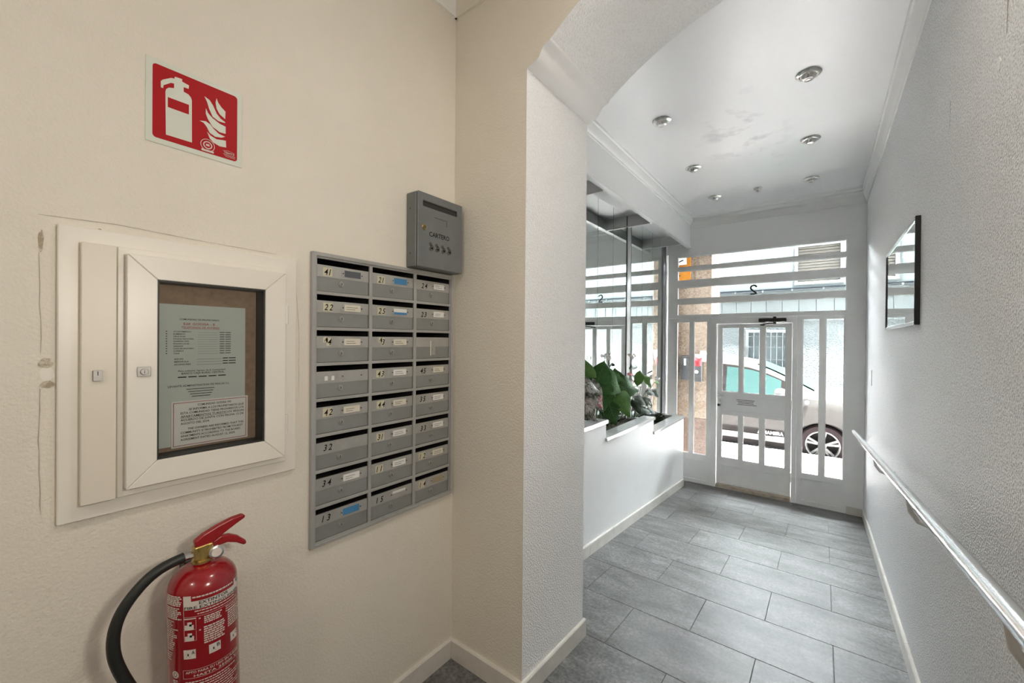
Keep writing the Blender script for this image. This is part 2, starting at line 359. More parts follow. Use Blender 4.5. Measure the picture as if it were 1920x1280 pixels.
# ------------------------------------------------------------------ floor, one object per tile
fl = MB()
fl.prism([(YBACK, -1.60), (YD + .1, -1.95), (YD + .1, fz(YD + .1) - .004), (1.4775, fz(1.4775) - .004), (YBACK, -1.460)], 'x', -1.62, XR + .05)
floor = struct(fl.build('floor', 'grout'), 'grey stone tile floor sloping down as a ramp to the entrance')
tiles = {}
ROW = .3925
def tile_mesh(wd, dp):
    k = (round(wd, 3), round(dp, 3))
    if k not in tiles: tiles[k] = MB().box(-wd / 2, wd / 2, -dp / 2, dp / 2, -.02, 0).build('tile', 'tile', bevel=.0012, link=False)
    return tiles[k]
for r in range(-11, 11):
    y0, y1 = 1.4775 + ROW * r, 1.4775 + ROW * (r + 1)
    y1 = min(y1, YD + .09); y0 = max(y0, YBACK)
    if y1 - y0 < .03: continue
    joints = [.055 + (0 if r % 2 == 0 else -.298) + .597 * k for k in range(-4, 3)]
    lo = XL - .02 if r < 1 else XP - .02
    if r == 0: lo = XJ - .02
    xs = [lo] + [j for j in joints if lo + .02 < j < XR - .02] + [XR + .01]
    ym = (y0 + y1) / 2
    for a, b in zip(xs, xs[1:]):
        g = .0022
        inst('tile', tile_mesh(b - a - g, y1 - y0 - g), floor, ((a + b) / 2, ym, -1.456 if r < 0 else fz(ym)), (-math.atan(SL) if r >= 0 else 0, 0, 0))

# ------------------------------------------------------------------ walls
MBH = (.672, 1.301, -.690, .278)     # mailbox recess
NBH = (.252, .528, -.322, .156)      # notice cabinet recess
wall_left = struct(MB().plate('x', XL, XL - .30, YBACK, YA + .02, -1.7, 1.62, [MBH, NBH]).build('wall_left', 'cream'), 'cream stippled lobby wall carrying the mailboxes')
struct(MB().box(XR, XR + .15, YBACK, YD + .2, -2.0, 1.62).build('wall_right', 'right_st'), 'coarse white stippled wall along the handrail')
struct(MB().box(XL - .3, XR + .15, YBACK - .15, YBACK, -1.7, 1.62).build('wall_back', 'cream'), 'cream wall behind the viewer')
struct(MB().box(XM - .14, XM - .006, YB, YD + .2, -2.0, 1.62).build('wall_corridor', 'white'), 'wall behind the mirror panels')
# wall with the arch
cx0, cz0, RA = -.005, .058, 1.375
arc = []
for i in range(25):
    x = -.835 + (XR + .02 + .835) * i / 24
    arc.append((x, cz0 + math.sqrt(RA * RA - (x - cx0) ** 2)))
poly = [(XM - .1, -1.75), (XJ, -1.75), (XJ, 1.10), (-.835, 1.10 + .06)] + arc + [(XR + .02, 1.62), (XM - .1, 1.62)]
aw = MB(); aw.prism(poly, 'y', YA, YB)
aw.m = [0 if i == 0 else 1 for i in range(len(aw.f))]
wall_arch = struct(aw.build('wall_archway', ['cream', 'white_st']), 'wall with a wide arch between lobby and corridor')
# capital moulding on the jamb
cap = MB().prism([(-1.0, 1.082), (XJ, 1.082), (-.925, 1.087), (-.903, 1.094), (-.890, 1.104), (-.880, 1.122), (-.871, 1.136), (-.858, 1.143), (-.842, 1.147), (-.836, 1.153), (-.835, 1.163), (-.840, 1.170), (-1.0, 1.170)], 'y', YA - .0012, YB + .006)
cap.m = [0 if i == 0 else 1 for i in range(len(cap.f))]
struct(cap.build('trim_1', ['cream', 'trim'], smooth=50), 'moulded capital where the arch springs from the jamb')
# ceiling
struct(MB().box(XM - .14, XR + .15, YBACK - .15, YD + .2, ZC, ZC + .1).build('ceiling', 'ceiling'), 'smooth white ceiling')
# wall above the entrance transom
struct(MB().box(XM - .02, XR + .02, YD, YD + .18, 1.115, 1.62).build('wall_entrance', 'white'), 'white wall band over the entrance transom')
# lintel beam in front of the mirror, with the fins behind it
XB = -1.345
beam = struct(MB().box(XB - .035, XB, YB - .01, YD, 1.18, 1.62).build('ceiling_beam', 'white'), 'white fascia beam hanging in front of the mirror')
MB().box(XB - .04, XB + .008, YB, YD - .001, 1.178, 1.196).build('edge_strip', 'trim', beam, bevel=.002)
for y in (2.985, 4.075, 5.17):
    MB().box(XM, XB - .035, y - .012, y + .012, 1.18, 1.285).build('fin', 'white', beam)
    MB().box(XM, XB - .035, y - .016, y + .016, 1.170, 1.186).build('fin_edge', 'trim', beam, bevel=.002)
MB().box(XM, XB - .035, YB, YD - .01, 1.285, 1.305).build('box_top', 'white', beam)
# cornices
def cornice(name, prof, fn, mat_='trim'): return struct(MB().sweep(prof, fn).build(name, mat_, smooth=40))
small = [(0, 0), (.010, 0), (.012, .012), (.022, .018), (.030, .034), (.042, .055), (.046, .066), (.058, .070), (.060, .09), (0, .09)]
zb = ZC - .088
cornice('trim_2', small, lambda e, d, h: (XB + d, YB if e == 0 else YD - d * .2, zb + h))
cornice('trim_3', [(d * .75, h * 1.45) for d, h in small], lambda e, d, h: (XR - d, YB if e == 0 else YD - d * .2, ZC - .13 + h))
wide = [(0, 0), (.012, 0), (.014, .014), (.024, .03), (.03, .08), (.05, .098), (.085, .102), (.088, .114), (.15, .118), (.154, .13), (.17, .134), (.17, .14), (0, .14)]
cornice('trim_4', wide, lambda e, d, h: ((XB if e == 0 else XR), YD - d, ZC - .134 + h))
cornice('trim_5', small, lambda e, d, h: (XL + d, YBACK if e == 0 else YA, zb + h))
cornice('trim_6', small, lambda e, d, h: ((XL if e == 0 else XR), YA - d, zb + h), 'cream')
# baseboards of separate skirting pieces
def skirting(name, label, p0, p1, nrm, n, gap=True):
    """p0,p1 = (x,y) ends on the wall face; nrm = (nx,ny) into the room"""
    root = None; L_ = math.dist(p0, p1)
    for i in range(n):
        t0, t1 = i / n, (i + 1) / n; g = .001 / L_
        a = [p0[k] + (p1[k] - p0[k]) * (t0 + g) for k in (0, 1)]; b = [p0[k] + (p1[k] - p0[k]) * (t1 - g) for k in (0, 1)]
        vs = []
        for q in (a, b):
            for d, h in ((-.002, -.01), (.014, -.01), (.014, .080), (.010, .085), (-.002, .085)):
                vs.append((q[0] + nrm[0] * d, q[1] + nrm[1] * d, fz(q[1]) + h))
        m = MB().add(vs, [(0, 1, 2, 3, 4), (9, 8, 7, 6, 5)] + [(k, (k + 1) % 5, 5 + (k + 1) % 5, 5 + k) for k in range(5)])
        if root is None:
            root = struct(m.build(name, 'base', base=(*a, fz(a[1]))), label)
        else: m.build('skirting_tile', 'base', root)
skirting('baseboard_left', 'cream marble skirting under the mailbox wall', (XL, YBACK), (XL, YA), (1, 0), 9)
skirting('baseboard_archway', 'cream marble skirting on the front of the arch wall', (XL + .014, YA), (XJ + .014, YA), (0, -1), 1)
skirting('baseboard_jamb', 'cream marble skirting along the arch jamb', (XJ, YA - .014), (XJ, YB + .014), (1, 0), 1)
skirting('baseboard_planter', 'cream marble skirting along the planter foot', (XP, YB), (XP, 5.19), (1, 0), 8)
skirting('baseboard_right', 'cream marble skirting under the handrail', (XR, YBACK), (XR, YD - .015), (-1, 0), 18)
MB().box(.205, XR - .016, YD - .016, YD, -1.79, -1.695).build('trim_7', 'base', bevel=.003)
struct(bpy.data.objects['trim_7'], 'short skirting block beside the entrance frame')

# plaster damage on the walls: pieces of the wall, thin flakes and cracks
def blob(n, r, seed):
    rr = random.Random(seed); return [(math.cos(2 * math.pi * i / n) * r[0] * (.7 + .5 * rr.random()), math.sin(2 * math.pi * i / n) * r[1] * (.75 + .35 * rr.random())) for i in range(n)]
def patch(parent, y, z, ry, rz, seed, m='scar', x=XL, name='chipped_plaster', dx=.0012):
    p = blob(14, (ry, rz), seed); MB().prism([(y + a, z + b) for a, b in p], 'x', x - .001, x + dx).build(name, m, parent)
patch(wall_left, .081, .205, .0045, .026, 1); patch(wall_left, .088, -.060, .010, .013, 2); patch(wall_left, .091, -.084, .011, .018, 3, 'pvc', dx=.0006)
patch(wall_left, .091, -.106, .012, .008, 4, dx=.0018); patch(wall_left, .171, .249, .003, .003, 5, 'crack')
def crack(parent, pts, wd, x=XL, sx=1, name='crack'):
    rr = random.Random(len(pts) * 7 + int(pts[0][1] * 100)); P = []
    for (a, b) in zip(pts, pts[1:]):
        for i in range(6): t = i / 6; P.append((a[0] + (b[0] - a[0]) * t + rr.uniform(-.0012, .0012), a[1] + (b[1] - a[1]) * t, wd * rr.uniform(.5, 1.2)))
    P.append((*pts[-1], wd * .3)); m = MB(); vs = []
    horiz = abs(pts[-1][0] - pts[0][0]) > abs(pts[-1][1] - pts[0][1])
    for y, z, w_ in P:
        vs += [(x + sx * .0008, y, z - w_), (x + sx * .0008, y, z + w_)] if horiz else [(x + sx * .0008, y - w_, z), (x + sx * .0008, y + w_, z)]
    m.add(vs, [(2 * i, 2 * i + 1, 2 * i + 3, 2 * i + 2) for i in range(len(P) - 1)]).build(name, 'crack', parent)
crack(wall_left, [(.079, .18), (.081, -.04)], .0005); crack(wall_left, [(.080, -.115), (.078, -.25), (.082, -.39)], .0007)
crack(wall_left, [(.075, .262), (.2, .268), (.35, .262), (.56, .258)], .0006); crack(wall_left, [(.613, .24), (.628, .05), (.63, -.2)], .0005)
wr = bpy.data.objects['wall_right']
for y, za, zb_ in ((2.05, .844, .747), (1.497, .86, .745), (4.44, 1.10, 1.01)):
    crack(wr, [(y, za), (y, (za + zb_) / 2), (y + .004, zb_)], .0026, XR, -1)
patch(wr, 1.55, .70, .012, .018, 9, 'trim', XR - .0012, 'plaster_lump', .0014)

# ------------------------------------------------------------------ entrance: transom, sidelights, door
def frame(name, label, u0, u1, v0, v1, holes, panel=None, y=YD, th=.045):
    root = struct(MB().plate('y', y, y + th, u0, u1, v0, v1, list(holes) + ([panel] if panel else [])).build(name, 'steel_w', base=((u0 + u1) / 2, y, v0), bevel=.002), label)
    for h in holes:
        MB().box(h[0] - .004, h[1] + .004, y + .026, y + .031, h[2] - .004, h[3] + .004).build('glass_pane', 'glass', root)
        MB().plate('y', y + .006, y + .018, h[0] - .001, h[1] + .001, h[2] - .001, h[3] + .001, [(h[0] + .006, h[1] - .006, h[2] + .006, h[3] - .006)]).build('glazing_bead', 'steel_w', root)
    if panel: MB().box(panel[0] - .004, panel[1] + .004, y + .014, y + .030, panel[2] - .004, panel[3] + .004).build('sheet_panel', 'steel_w', root)
    return root
slits = [(-1.497, .188, a, b) for a, b in ((.942, 1.070), (.772, .893), (.537, .684), (.330, .473))]
transom = frame('window_1', 'glazed transom of four long slits over the entrance door', XM + .004, XR - .002, .290, 1.115, slits)
side_l = frame('window_2', 'glazed sidelight between planter and entrance door', XM + .004, -1.095, -1.785, .288, [(-1.499, -1.343, -1.415, .245), (-1.292, -1.137, -1.415, .245)], (-1.499, -1.137, -1.730, -1.496))
side_r = frame('window_3', 'glazed sidelight between entrance door and right wall', -.223, XR - .002, -1.785, .288, [(-.176, -.027, -1.435, .256), (.023, .177, -1.435, .256)], (-.176, .177, -1.724, -1.493))
dfm = MB(); dfm.plate('y', YD - .004, YD + .10, -1.0935, -.2245, -1.785, .288, [(-1.036, -.270, -1.80, .214)])
struct(dfm.build('trim_8', 'steel_w', bevel=.002), 'steel door frame round the entrance door')
door = frame('door_1', 'white steel entrance door with six glass panes', -1.031, -.275, -1.735, .210,
             [(-.979, -.795, -.612, .170), (-.751, -.581, -.612, .170), (-.529, -.331, -.612, .170), (-.979, -.795, -1.415, -.885), (-.751, -.581, -1.420, -.885), (-.529, -.331, -1.430, -.885)],
             (-.979, -.331, -1.712, -1.512), y=YD + .05)
MB().plate('y', YD + .046, YD + .052, -.985, -.325, -.852, -.655, [(-.965, -.345, -.835, -.672)]).build('panel_moulding', 'steel_w', door, bevel=.002)
for i, (a, b) in enumerate(((-.82, -.63), (-.81, -.64), (-.80, -.64), (-.81, -.61))):
    MB().box(a, b, YD + .0485, YD + .0505, -.700 - i * .018, -.694 - i * .018).build('notice_line', 'cart_dark', door)
lk = MB(); lk.box(-1.025, -.985, YD + .035, YD + .052, -.79, -.70); lk.cyl((-1.005, YD + .02, -.725), (-1.005, YD + .05, -.725), .012); lk.box(-1.03, -.95, YD + .038, YD + .048, -.665, -.65)
lk.build('lock', 'ring', door, bevel=.002)
MB().cyl((-1.008, YD + .022, -.775), (-1.008, YD + .04, -.775), .015).build('latch_knob', 'black', door, smooth=40)
for z in (-1.5, -.7, .1): MB().cyl((-.272, YD - .012, z - .05), (-.272, YD - .012, z + .05), .008, n=10).build('hinge', 'steel_w', door, smooth=40)
struct(MB().box(-1.03, -.275, YD - .008, YD + .13, -1.795, -1.737).build('trim_9', 'sill', bevel=.004), 'worn beige threshold under the entrance door')
# door closer
clo = thing('door_closer', 'black hydraulic door closer mounted over the entrance door', 'door closer', (-.47, YD - .004, .24))
b_ = MB().box(-.590, -.325, YD - .05, YD - .004, .222, .268); b_.build('body', 'black', clo, bevel=.008, seg=2)
MB().cyl((-.435, YD - .03, .20), (-.435, YD - .03, .285), .016, n=14).build('spindle', 'black', clo, smooth=40)
MB().tube([(-.435, YD - .03, .205), (-.50, YD - .10, .205), (-.555, YD - .03, .196)], .007, 8).build('arm', 'black', clo, smooth=40)
MB().box(-.575, -.535, YD - .035, YD + .048, .186, .20).build('arm_shoe', 'black', clo, bevel=.003)
# house number 2 on the transom glass, seen from behind
pts2 = [(-.652 + .030 * math.cos(R(t)), YD + .042, .632 + .028 * math.sin(R(t))) for t in range(15, 226, 15)]
pts2 += [(-.650, YD + .042, .590), (-.632, YD + .042, .575), (-.622, YD + .042, .562), (-.640, YD + .042, .560), (-.684, YD + .042, .560)]
num2 = MB().tube(pts2, .0092, 8)
tag(num2.build('house_number', 'car_trim', base=(-.65, YD + .036, .545), smooth=50), 'dark numeral 2 seen reversed on the transom glass', 'number')

# ------------------------------------------------------------------ mirror wall
mir = thing('mirror_wall', 'wall of tall vertical mirror panels behind the planter', 'mirror', (XM, 3.6, -1.0))
edges = [1.85, 2.03, 2.368, 2.706, 3.044, 3.382, 3.720, 4.060, None, 4.178, 4.516, 4.854, 5.192, 5.245]
for a, b in zip(edges, edges[1:]):
    if a is None or b is None: continue
    MB().box(XM - .005, XM, a + .0032, b - .0032, -1.2, ZC - .002).build('mirror_panel', 'mirror', mir)
MB().box(XM - .0055, XM - .004, 1.85, 5.35, -1.2, ZC - .002).build('backing', 'mirror_dark', mir)
MB().box(XM - .004, XM + .004, 4.062, 4.176, -1.2, ZC - .002).build('metal_strip', 'alu', mir)
MB().box(XM - .004, XM + .006, 4.062, 4.072, -1.2, ZC - .002).build('strip_edge', 'mirror_dark', mir)
MB().box(XM - .004, XM + .006, 4.166, 4.176, -1.2, ZC - .002).build('strip_edge', 'mirror_dark', mir)
MB().box(XM - .004, XM + .012, 5.247, 5.345, -1.2, ZC - .002).build('end_strip', 'mirror_dark', mir)

# ------------------------------------------------------------------ planter
pl = thing('planter', 'low white stepped planter wall with marble caps', 'planter', (XP, 3.5, -1.6))
segs = [(YB, 2.966, -.615), (2.966, 4.085, -.754), (4.085, 5.195, -.900)]
m = MB()
outline = [(YB, -2.0), (5.19, -2.0)] + [(5.19, segs[2][2] - .028), (4.085, segs[2][2] - .028), (4.085, segs[1][2] - .028), (2.962, segs[1][2] - .028), (2.962, segs[0][2] - .028), (YB, segs[0][2] - .028)]
m.prism(outline, 'x', XP, XP - .09); m.box(XM + .014, XP - .09, 5.13, 5.19, -2.0, segs[2][2] - .028)
m.build('front_wall', 'planter_w', pl)
for k, (a, b, z) in enumerate(segs):
    q = MB().box(XP - .10, XP + .020, a - (.022 if k else 0), b, z - .028, z)
    if k == 2: q.box(XM + .014, XP - .10, 5.09, b, z - .028, z)
    q.build('marble_cap', 'marble', pl, bevel=.003)
    MB().box(XM + .014, XP - .09, a, min(b, 5.13), z - .3, z - .05).build('soil', 'soil', pl)
    if k: MB().box(XM + .014, XP - .005, a - .02, a + .004, z - .05, segs[k - 1][2] - .03).build('riser', 'planter_w', pl)

# ------------------------------------------------------------------ plants
def leaf(name, base, tip, wd, face, mat_, parent, fold=.18, curl=.06, shape='heart', nt=8, ns=6):
    B = Vector(base); L_ = Vector(tip) - B; F = Vector(face).normalized(); side = L_.cross(F).normalized(); nn = side.cross(L_).normalized(); ln = L_.length
    vs = []
    for i in range(nt + 1):
        t = i / nt
        if shape == 'heart': wv = (math.sin(math.pi * min(1, (t + .16) / 1.16) ** .62) ** .8) * (1 - .15 * t)
        else: wv = math.sin(math.pi * (t * .97 + .015)) ** .75
        wv = max(wv, .015)
        for j in range(ns + 1):
            s_ = -1 + 2 * j / ns
            back = -.12 * ln * (abs(s_) ** 2) * (1 - t) if shape == 'heart' else 0
            rip = .010 * math.sin(9 * t + 2 * s_) * abs(s_)
            vs.append(B + L_ * t + L_.normalized() * back + side * (s_ * wv * wd / 2) + nn * (curl * math.sin(math.pi * t) * ln - abs(s_) ** 1.5 * fold * wd * wv * .5 - curl * 1.2 * ln * t * t + rip))
    vs = [Vector((max(q.x, XM + .016), q.y, q.z)) for q in vs]
    fs = [(i * (ns + 1) + j, i * (ns + 1) + j + 1, (i + 1) * (ns + 1) + j + 1, (i + 1) * (ns + 1) + j) for i in range(nt) for j in range(ns)]
    mb = MB().add(vs, fs); mb.mi(1)
    at = lambda i, j: vs[i * (ns + 1) + j] + nn * .0012
    def vein(pts, w0):
        q = []
        for k, p in enumerate(pts):
            t_ = (pts[min(k + 1, len(pts) - 1)] - pts[max(k - 1, 0)]).normalized(); sd = t_.cross(nn).normalized() * w0 * (1 - .7 * k / len(pts)); q += [p - sd, p + sd]
        mb.add(q, [(2 * k, 2 * k + 1, 2 * k + 3, 2 * k + 2) for k in range(len(pts) - 1)])
    hc = ns // 2
    vein([at(i, hc) for i in range(nt)], .0016 if wd > .12 else .0010)
    if wd > .12:
        for i in range(1, nt - 2):
            for sg in (-1, 1): vein([at(min(i + k, nt), hc + sg * k) for k in range(min(hc, nt - i))], .0011)
    return mb.build(name, [mat_, 'petal' if mat_.startswith('cal') else 'vein'], parent, smooth=60)
def stalk(parent, p0, p1, r=.004, bend=(0, 0, 0), m='stem', name='stem'):
    p0, p1 = Vector(p0), Vector(p1); mid = (p0 + p1) / 2 + Vector(bend)
    MB().tube([p0, p0.lerp(mid, .5) + (mid - (p0 + p1) / 2) * .25, mid, mid.lerp(p1, .5) + (mid - (p0 + p1) / 2) * .25, p1], r, 7).build(name, m, parent, smooth=60)
CAMF = Vector((.45, -.85, .25))
# broad-leaved plant
bp = thing('broad_leaf_plant', 'plant with big rounded green leaves over the middle planter step', 'plant', (-1.52, 3.45, -.80))
for i, (cxyz, tipd, ln, wd, face, mm) in enumerate([
    ((-1.47, 3.14, -.27), (.30, -.25, .55), .23, .26, (.75, -.75, .35), 'leaf'),
    ((-1.46, 3.38, -.40), (.15, .35, -.25), .26, .25, (.60, -.75, .35), 'leaf'),
    ((-1.42, 3.65, -.44), (.35, .55, -.20), .24, .25, (.65, -.70, .45), 'leaf'),
    ((-1.41, 3.51, -.585), (.45, .10, -.75), .22, .22, (.80, -.65, .35), 'leaf_l'),
    ((-1.52, 3.30, -.52), (.1, -.3, -.6), .24, .22, (.70, -.8, .1), 'leaf'),
    ((-1.53, 3.60, -.33), (-.2, .35, .5), .20, .20, (.4, -.8, .5), 'leaf'),
    ((-1.52, 2.97, -.23), (.0, -.3, .55), .19, .17, (.7, -.8, .2), 'leaf_l'),
    ((-1.48, 3.42, -.66), (.2, .1, -.6), .20, .20, (.7, -.7, .1), 'leaf'),
    ((-1.50, 3.72, -.60), (.2, .3, -.5), .18, .18, (.7, -.7, .2), 'leaf'),
    ((-1.55, 3.25, -.36), (-.3, .2, .4), .22, .22, (.3, -.8, .5), 'leaf')]):
    c = Vector(cxyz); d = Vector(tipd).normalized() * ln
    leaf('leaf', c - d * .5, c + d * .5, wd, face, mm, bp); stalk(bp, (-1.53 + .01 * (i % 3), 3.38 + .03 * i - .12, -.82), c - d * .47, .0045, (-.02, 0, .02), name='leaf_stalk')
# variegated plant
vp = thing('caladium', 'variegated white and red leaved plant beside the arch jamb', 'plant', (-1.50, 2.88, -.66))
for i, (cxyz, tipd, ln, wd, face, mm) in enumerate([
    ((-1.43, 2.98, -.47), (.35, .35, -.75), .24, .21, (.85, -.55, .25), 'caladium'),
    ((-1.415, 3.0, -.49), (.35, .30, -.80), .15, .10, (.90, -.50, .25), 'caladium_r'),
    ((-1.44, 2.90, -.37), (.45, .45, -.30), .22, .15, (.55, -.60, .60), 'caladium'),
    ((-1.42, 2.83, -.52), (.45, -.05, -.55), .20, .17, (.80, -.65, .1), 'caladium'),
    ((-1.41, 2.84, -.58), (.55, .15, -.35), .17, .10, (.6, -.5, .5), 'caladium'),
    ((-1.47, 2.76, -.42), (.3, -.35, .3), .20, .16, (.7, -.8, .3), 'caladium'),
    ((-1.45, 2.70, -.50), (.4, -.3, -.4), .20, .16, (.7, -.8, .3), 'leaf_d')]):
    c = Vector(cxyz); d = Vector(tipd).normalized() * ln
    leaf('leaf', c - d * .5, c + d * .5, wd, face, mm, vp, fold=.1); stalk(vp, (-1.53, 2.86 + .02 * i - .05, -.67), c - d * .47, .0035, (0, 0, .03), 'petal', 'leaf_stalk')
# glossy dark plant
gp = thing('glossy_leaf_plant', 'plant with dark glossy oval leaves over the lower planter steps', 'plant', (-1.53, 4.10, -.82))
for i, (cxyz, tipd, ln, wd, mm) in enumerate([
    ((-1.45, 4.02, -.60), (.4, .6, -.35), .20, .10, 'leaf_d'), ((-1.44, 4.16, -.63), (.5, .6, -.5), .17, .09, 'leaf_d'), ((-1.46, 4.36, -.555), (.3, .8, -.1), .18, .075, 'leaf_d'),
    ((-1.45, 4.50, -.575), (.3, .7, -.6), .15, .085, 'leaf_d'), ((-1.47, 4.30, -.43), (.3, .5, -.7), .17, .09, 'leaf_l'), ((-1.48, 4.06, -.38), (.1, .2, .8), .16, .10, 'leaf_l'),
    ((-1.44, 4.10, -.71), (.5, .7, -.15), .22, .09, 'leaf_d'), ((-1.43, 4.28, -.74), (.4, .8, -.1), .20, .07, 'leaf_d'), ((-1.45, 3.92, -.64), (.5, -.2, -.5), .17, .10, 'leaf_d'),
    ((-1.47, 4.62, -.47), (.1, 1, -.06), .20, .035, 'leaf_l'), ((-1.50, 3.97, -.26), (.1, .8, .15), .17, .06, 'leaf_d'), ((-1.52, 4.06, -.50), (-.1, .6, .2), .18, .08, 'leaf_d'), ((-1.50, 4.44, -.66), (.2, .8, -.55), .20, .03, 'leaf_d')]):
    c = Vector(cxyz); d = Vector(tipd).normalized() * ln
    leaf('leaf', c - d * .5, c + d * .5, wd, (.55, -.65, .6), mm, gp, fold=.15, shape='oval', curl=.09); stalk(gp, (-1.53, 4.10 + .015 * i - .1, -.83), c - d * .48, .003, (0, 0, .03), name='leaf_stalk')
# flower stems
def flowering(label, foot, heads, group=None):
    fp = thing('flowering_stem', label, 'flower', foot)
    rr = random.Random(int(foot[1] * 100))
    for (hx, hy, hz, n, spread, mm) in heads:
        stalk(fp, foot, (hx, hy, hz), .0025, (.01, .03, .02))
        for k in range(n):
            c = Vector((hx + rr.uniform(-1, 1) * spread, hy + rr.uniform(-1, 1) * spread, hz + rr.uniform(-.6, .6) * spread)); ax = Vector((rr.uniform(0, 1), rr.uniform(-1, .3), rr.uniform(0, .6))).normalized()
            a = ax.orthogonal().normalized(); b2 = ax.cross(a); fm = MB()
            for q in range(5):
                an = q * 2 * math.pi / 5; dr = a * math.cos(an) + b2 * math.sin(an); sd = ax.cross(dr); l = .019
                fm.add([c, c + dr * l * .55 + sd * l * .35 + ax * .004, c + dr * l + ax * .002, c + dr * l * .55 - sd * l * .35 + ax * .004], [(0, 1, 2, 3)])
            fm.build('blossom', mm, fp)
flowering('white blossoms on a stem above the biggest leaf', (-1.55, 3.22, -.8), [(-1.50, 3.29, -.135, 9, .028, 'petal'), (-1.52, 3.42, -.17, 3, .02, 'petal')])
flowering('white blossoms on a stem before the dark mirror joint', (-1.55, 3.80, -.8), [(-1.50, 3.89, -.155, 12, .032, 'petal')])
flowering('pink and white blossoms among the leaves', (-1.55, 3.74, -.8), [(-1.50, 3.88, -.33, 5, .02, 'petal_p'), (-1.49, 3.86, -.40, 9, .035, 'petal')])
flowering('white blossoms at the right end of the plants', (-1.55, 4.5, -.95), [(-1.49, 4.68, -.43, 8, .03, 'petal'), (-1.50, 4.36, -.53, 6, .03, 'petal')])
rr = random.Random(5); mo = MB()
for k in range(150):
    an = rr.uniform(0, 6.28); ra = rr.random() ** .5; hh = math.sqrt(max(0, 1 - ra * ra))
    c = Vector((-1.525 + math.cos(an) * ra * .055, 4.86 + math.sin(an) * ra * .14, -.95 + hh * .09)); d = Vector((rr.uniform(-1, 1), rr.uniform(-1, 1), rr.uniform(.2, 1))).normalized() * .018; s_ = d.orthogonal().normalized() * .007
    mo.add([c - s_, c + d * .6 + s_, c + d, c - d * .2 + s_], [(0, 1, 2, 3)])
mo.lathe([(0.001, -.03), (.05, -.03), (.052, .03), (.035, .065), (.001, .075)], (-1.525, 4.86, -.95), 12)
tag(mo.build('moss_cushion', 'moss', base=(-1.525, 4.86, -.95)), 'small dark mossy clump at the lowest planter step', 'plant')

# ------------------------------------------------------------------ notice cabinet
nb = thing('notice_cabinet', 'cream glazed notice cabinet with keyed door on the lobby wall', 'notice board', (XL, .36, -.42))
MB().plate('x', XL, XL + .014, .104, .615, -.420, .247, [NBH]).build('back_plate', 'pvc', nb, bevel=.002)
q = MB().box(XL + .014, XL + .034, .138, .196, -.382, .211); q.build('cover_strip', 'pvc_b', nb, bevel=.0015)
MB().plate('x', XL + .014, XL + .024, .198, .581, -.383, .213, [NBH]).build('raised_frame', 'pvc', nb, bevel=.0015)
D0, D1 = XL + .026, XL + .048
dy0, dy1, dz0, dz1 = .211, .568, -.363, .196; wy0, wy1, wz0, wz1 = .267, .511, -.305, .140
nd = thing_door = MB()
out_ = [(dy0, dz0), (dy1, dz0), (dy1, dz1), (dy0, dz1)]; in_ = [(wy0, wz0), (wy1, wz0), (wy1, wz1), (wy0, wz1)]
door_e = bpy.data.objects.new('cabinet_door', None); C.objects.link(door_e); door_e.parent = nb; door_e.location = Vector((D0, dy0, dz0)) - wl(nb)
for k in range(4):
    a, b = out_[k], out_[(k + 1) % 4]; c, d = in_[(k + 1) % 4], in_[k]; sh = .0005
    ctr = ((a[0] + b[0] + c[0] + d[0]) / 4, (a[1] + b[1] + c[1] + d[1]) / 4)
    pg = [(p[0] + (ctr[0] - p[0]) * sh * 3, p[1] + (ctr[1] - p[1]) * sh * 3) for p in (a, b, c, d)]
    MB().prism(pg, 'x', D0, D1).build('door_rail', 'pvc', door_e, bevel=.0015)
MB().plate('x', XL - .0115, D1 - .006, wy0 - .002, wy1 + .002, wz0 - .002, wz1 + .002, [(wy0 + .004, wy1 - .004, wz0 + .004, wz1 - .004)]).build('gasket', 'gasket', door_e)
MB().box(D1 - .012, D1 - .008, wy0, wy1, wz0, wz1).build('glass_pane', 'glass', door_e)
lk = MB().box(D1, D1 + .004, .229, .254, -.096, -.073); lk.cyl((D1, .2415, -.0845), (D1 + .009, .2415, -.0845), .0075, n=16); lk.mi(1).box(D1 + .008, D1 + .0095, .2405, .2425, -.089, -.080)
lk.build('lock', ['lock', 'black'], door_e, bevel=.001)
lk = MB().box(XL + .034, XL + .041, .1565, .1715, -.102, -.078); lk.mi(1).box(XL + .0405, XL + .0415, .163, .165, -.090, -.080); lk.build('lock', ['lock', 'black'], nb, bevel=.003, seg=2)
for z0, z1 in ((.042, .098), (-.319, -.211)):
    zc = (z0 + z1) / 2
    MB().cyl((XL + .034, .5745, zc - .028), (XL + .034, .5745, zc + .028), .007, n=12).build('hinge', 'pvc', nb, smooth=40)
    MB().box(XL + .024, XL + .028, .574, .5835, zc - .028, zc + .028).build('hinge', 'pvc', nb)
MB().box(XL - .0165, XL - .0115, NBH[0] + .002, NBH[1] - .002, NBH[2] + .002, NBH[3] - .002).build('pin_board', 'board', nb)
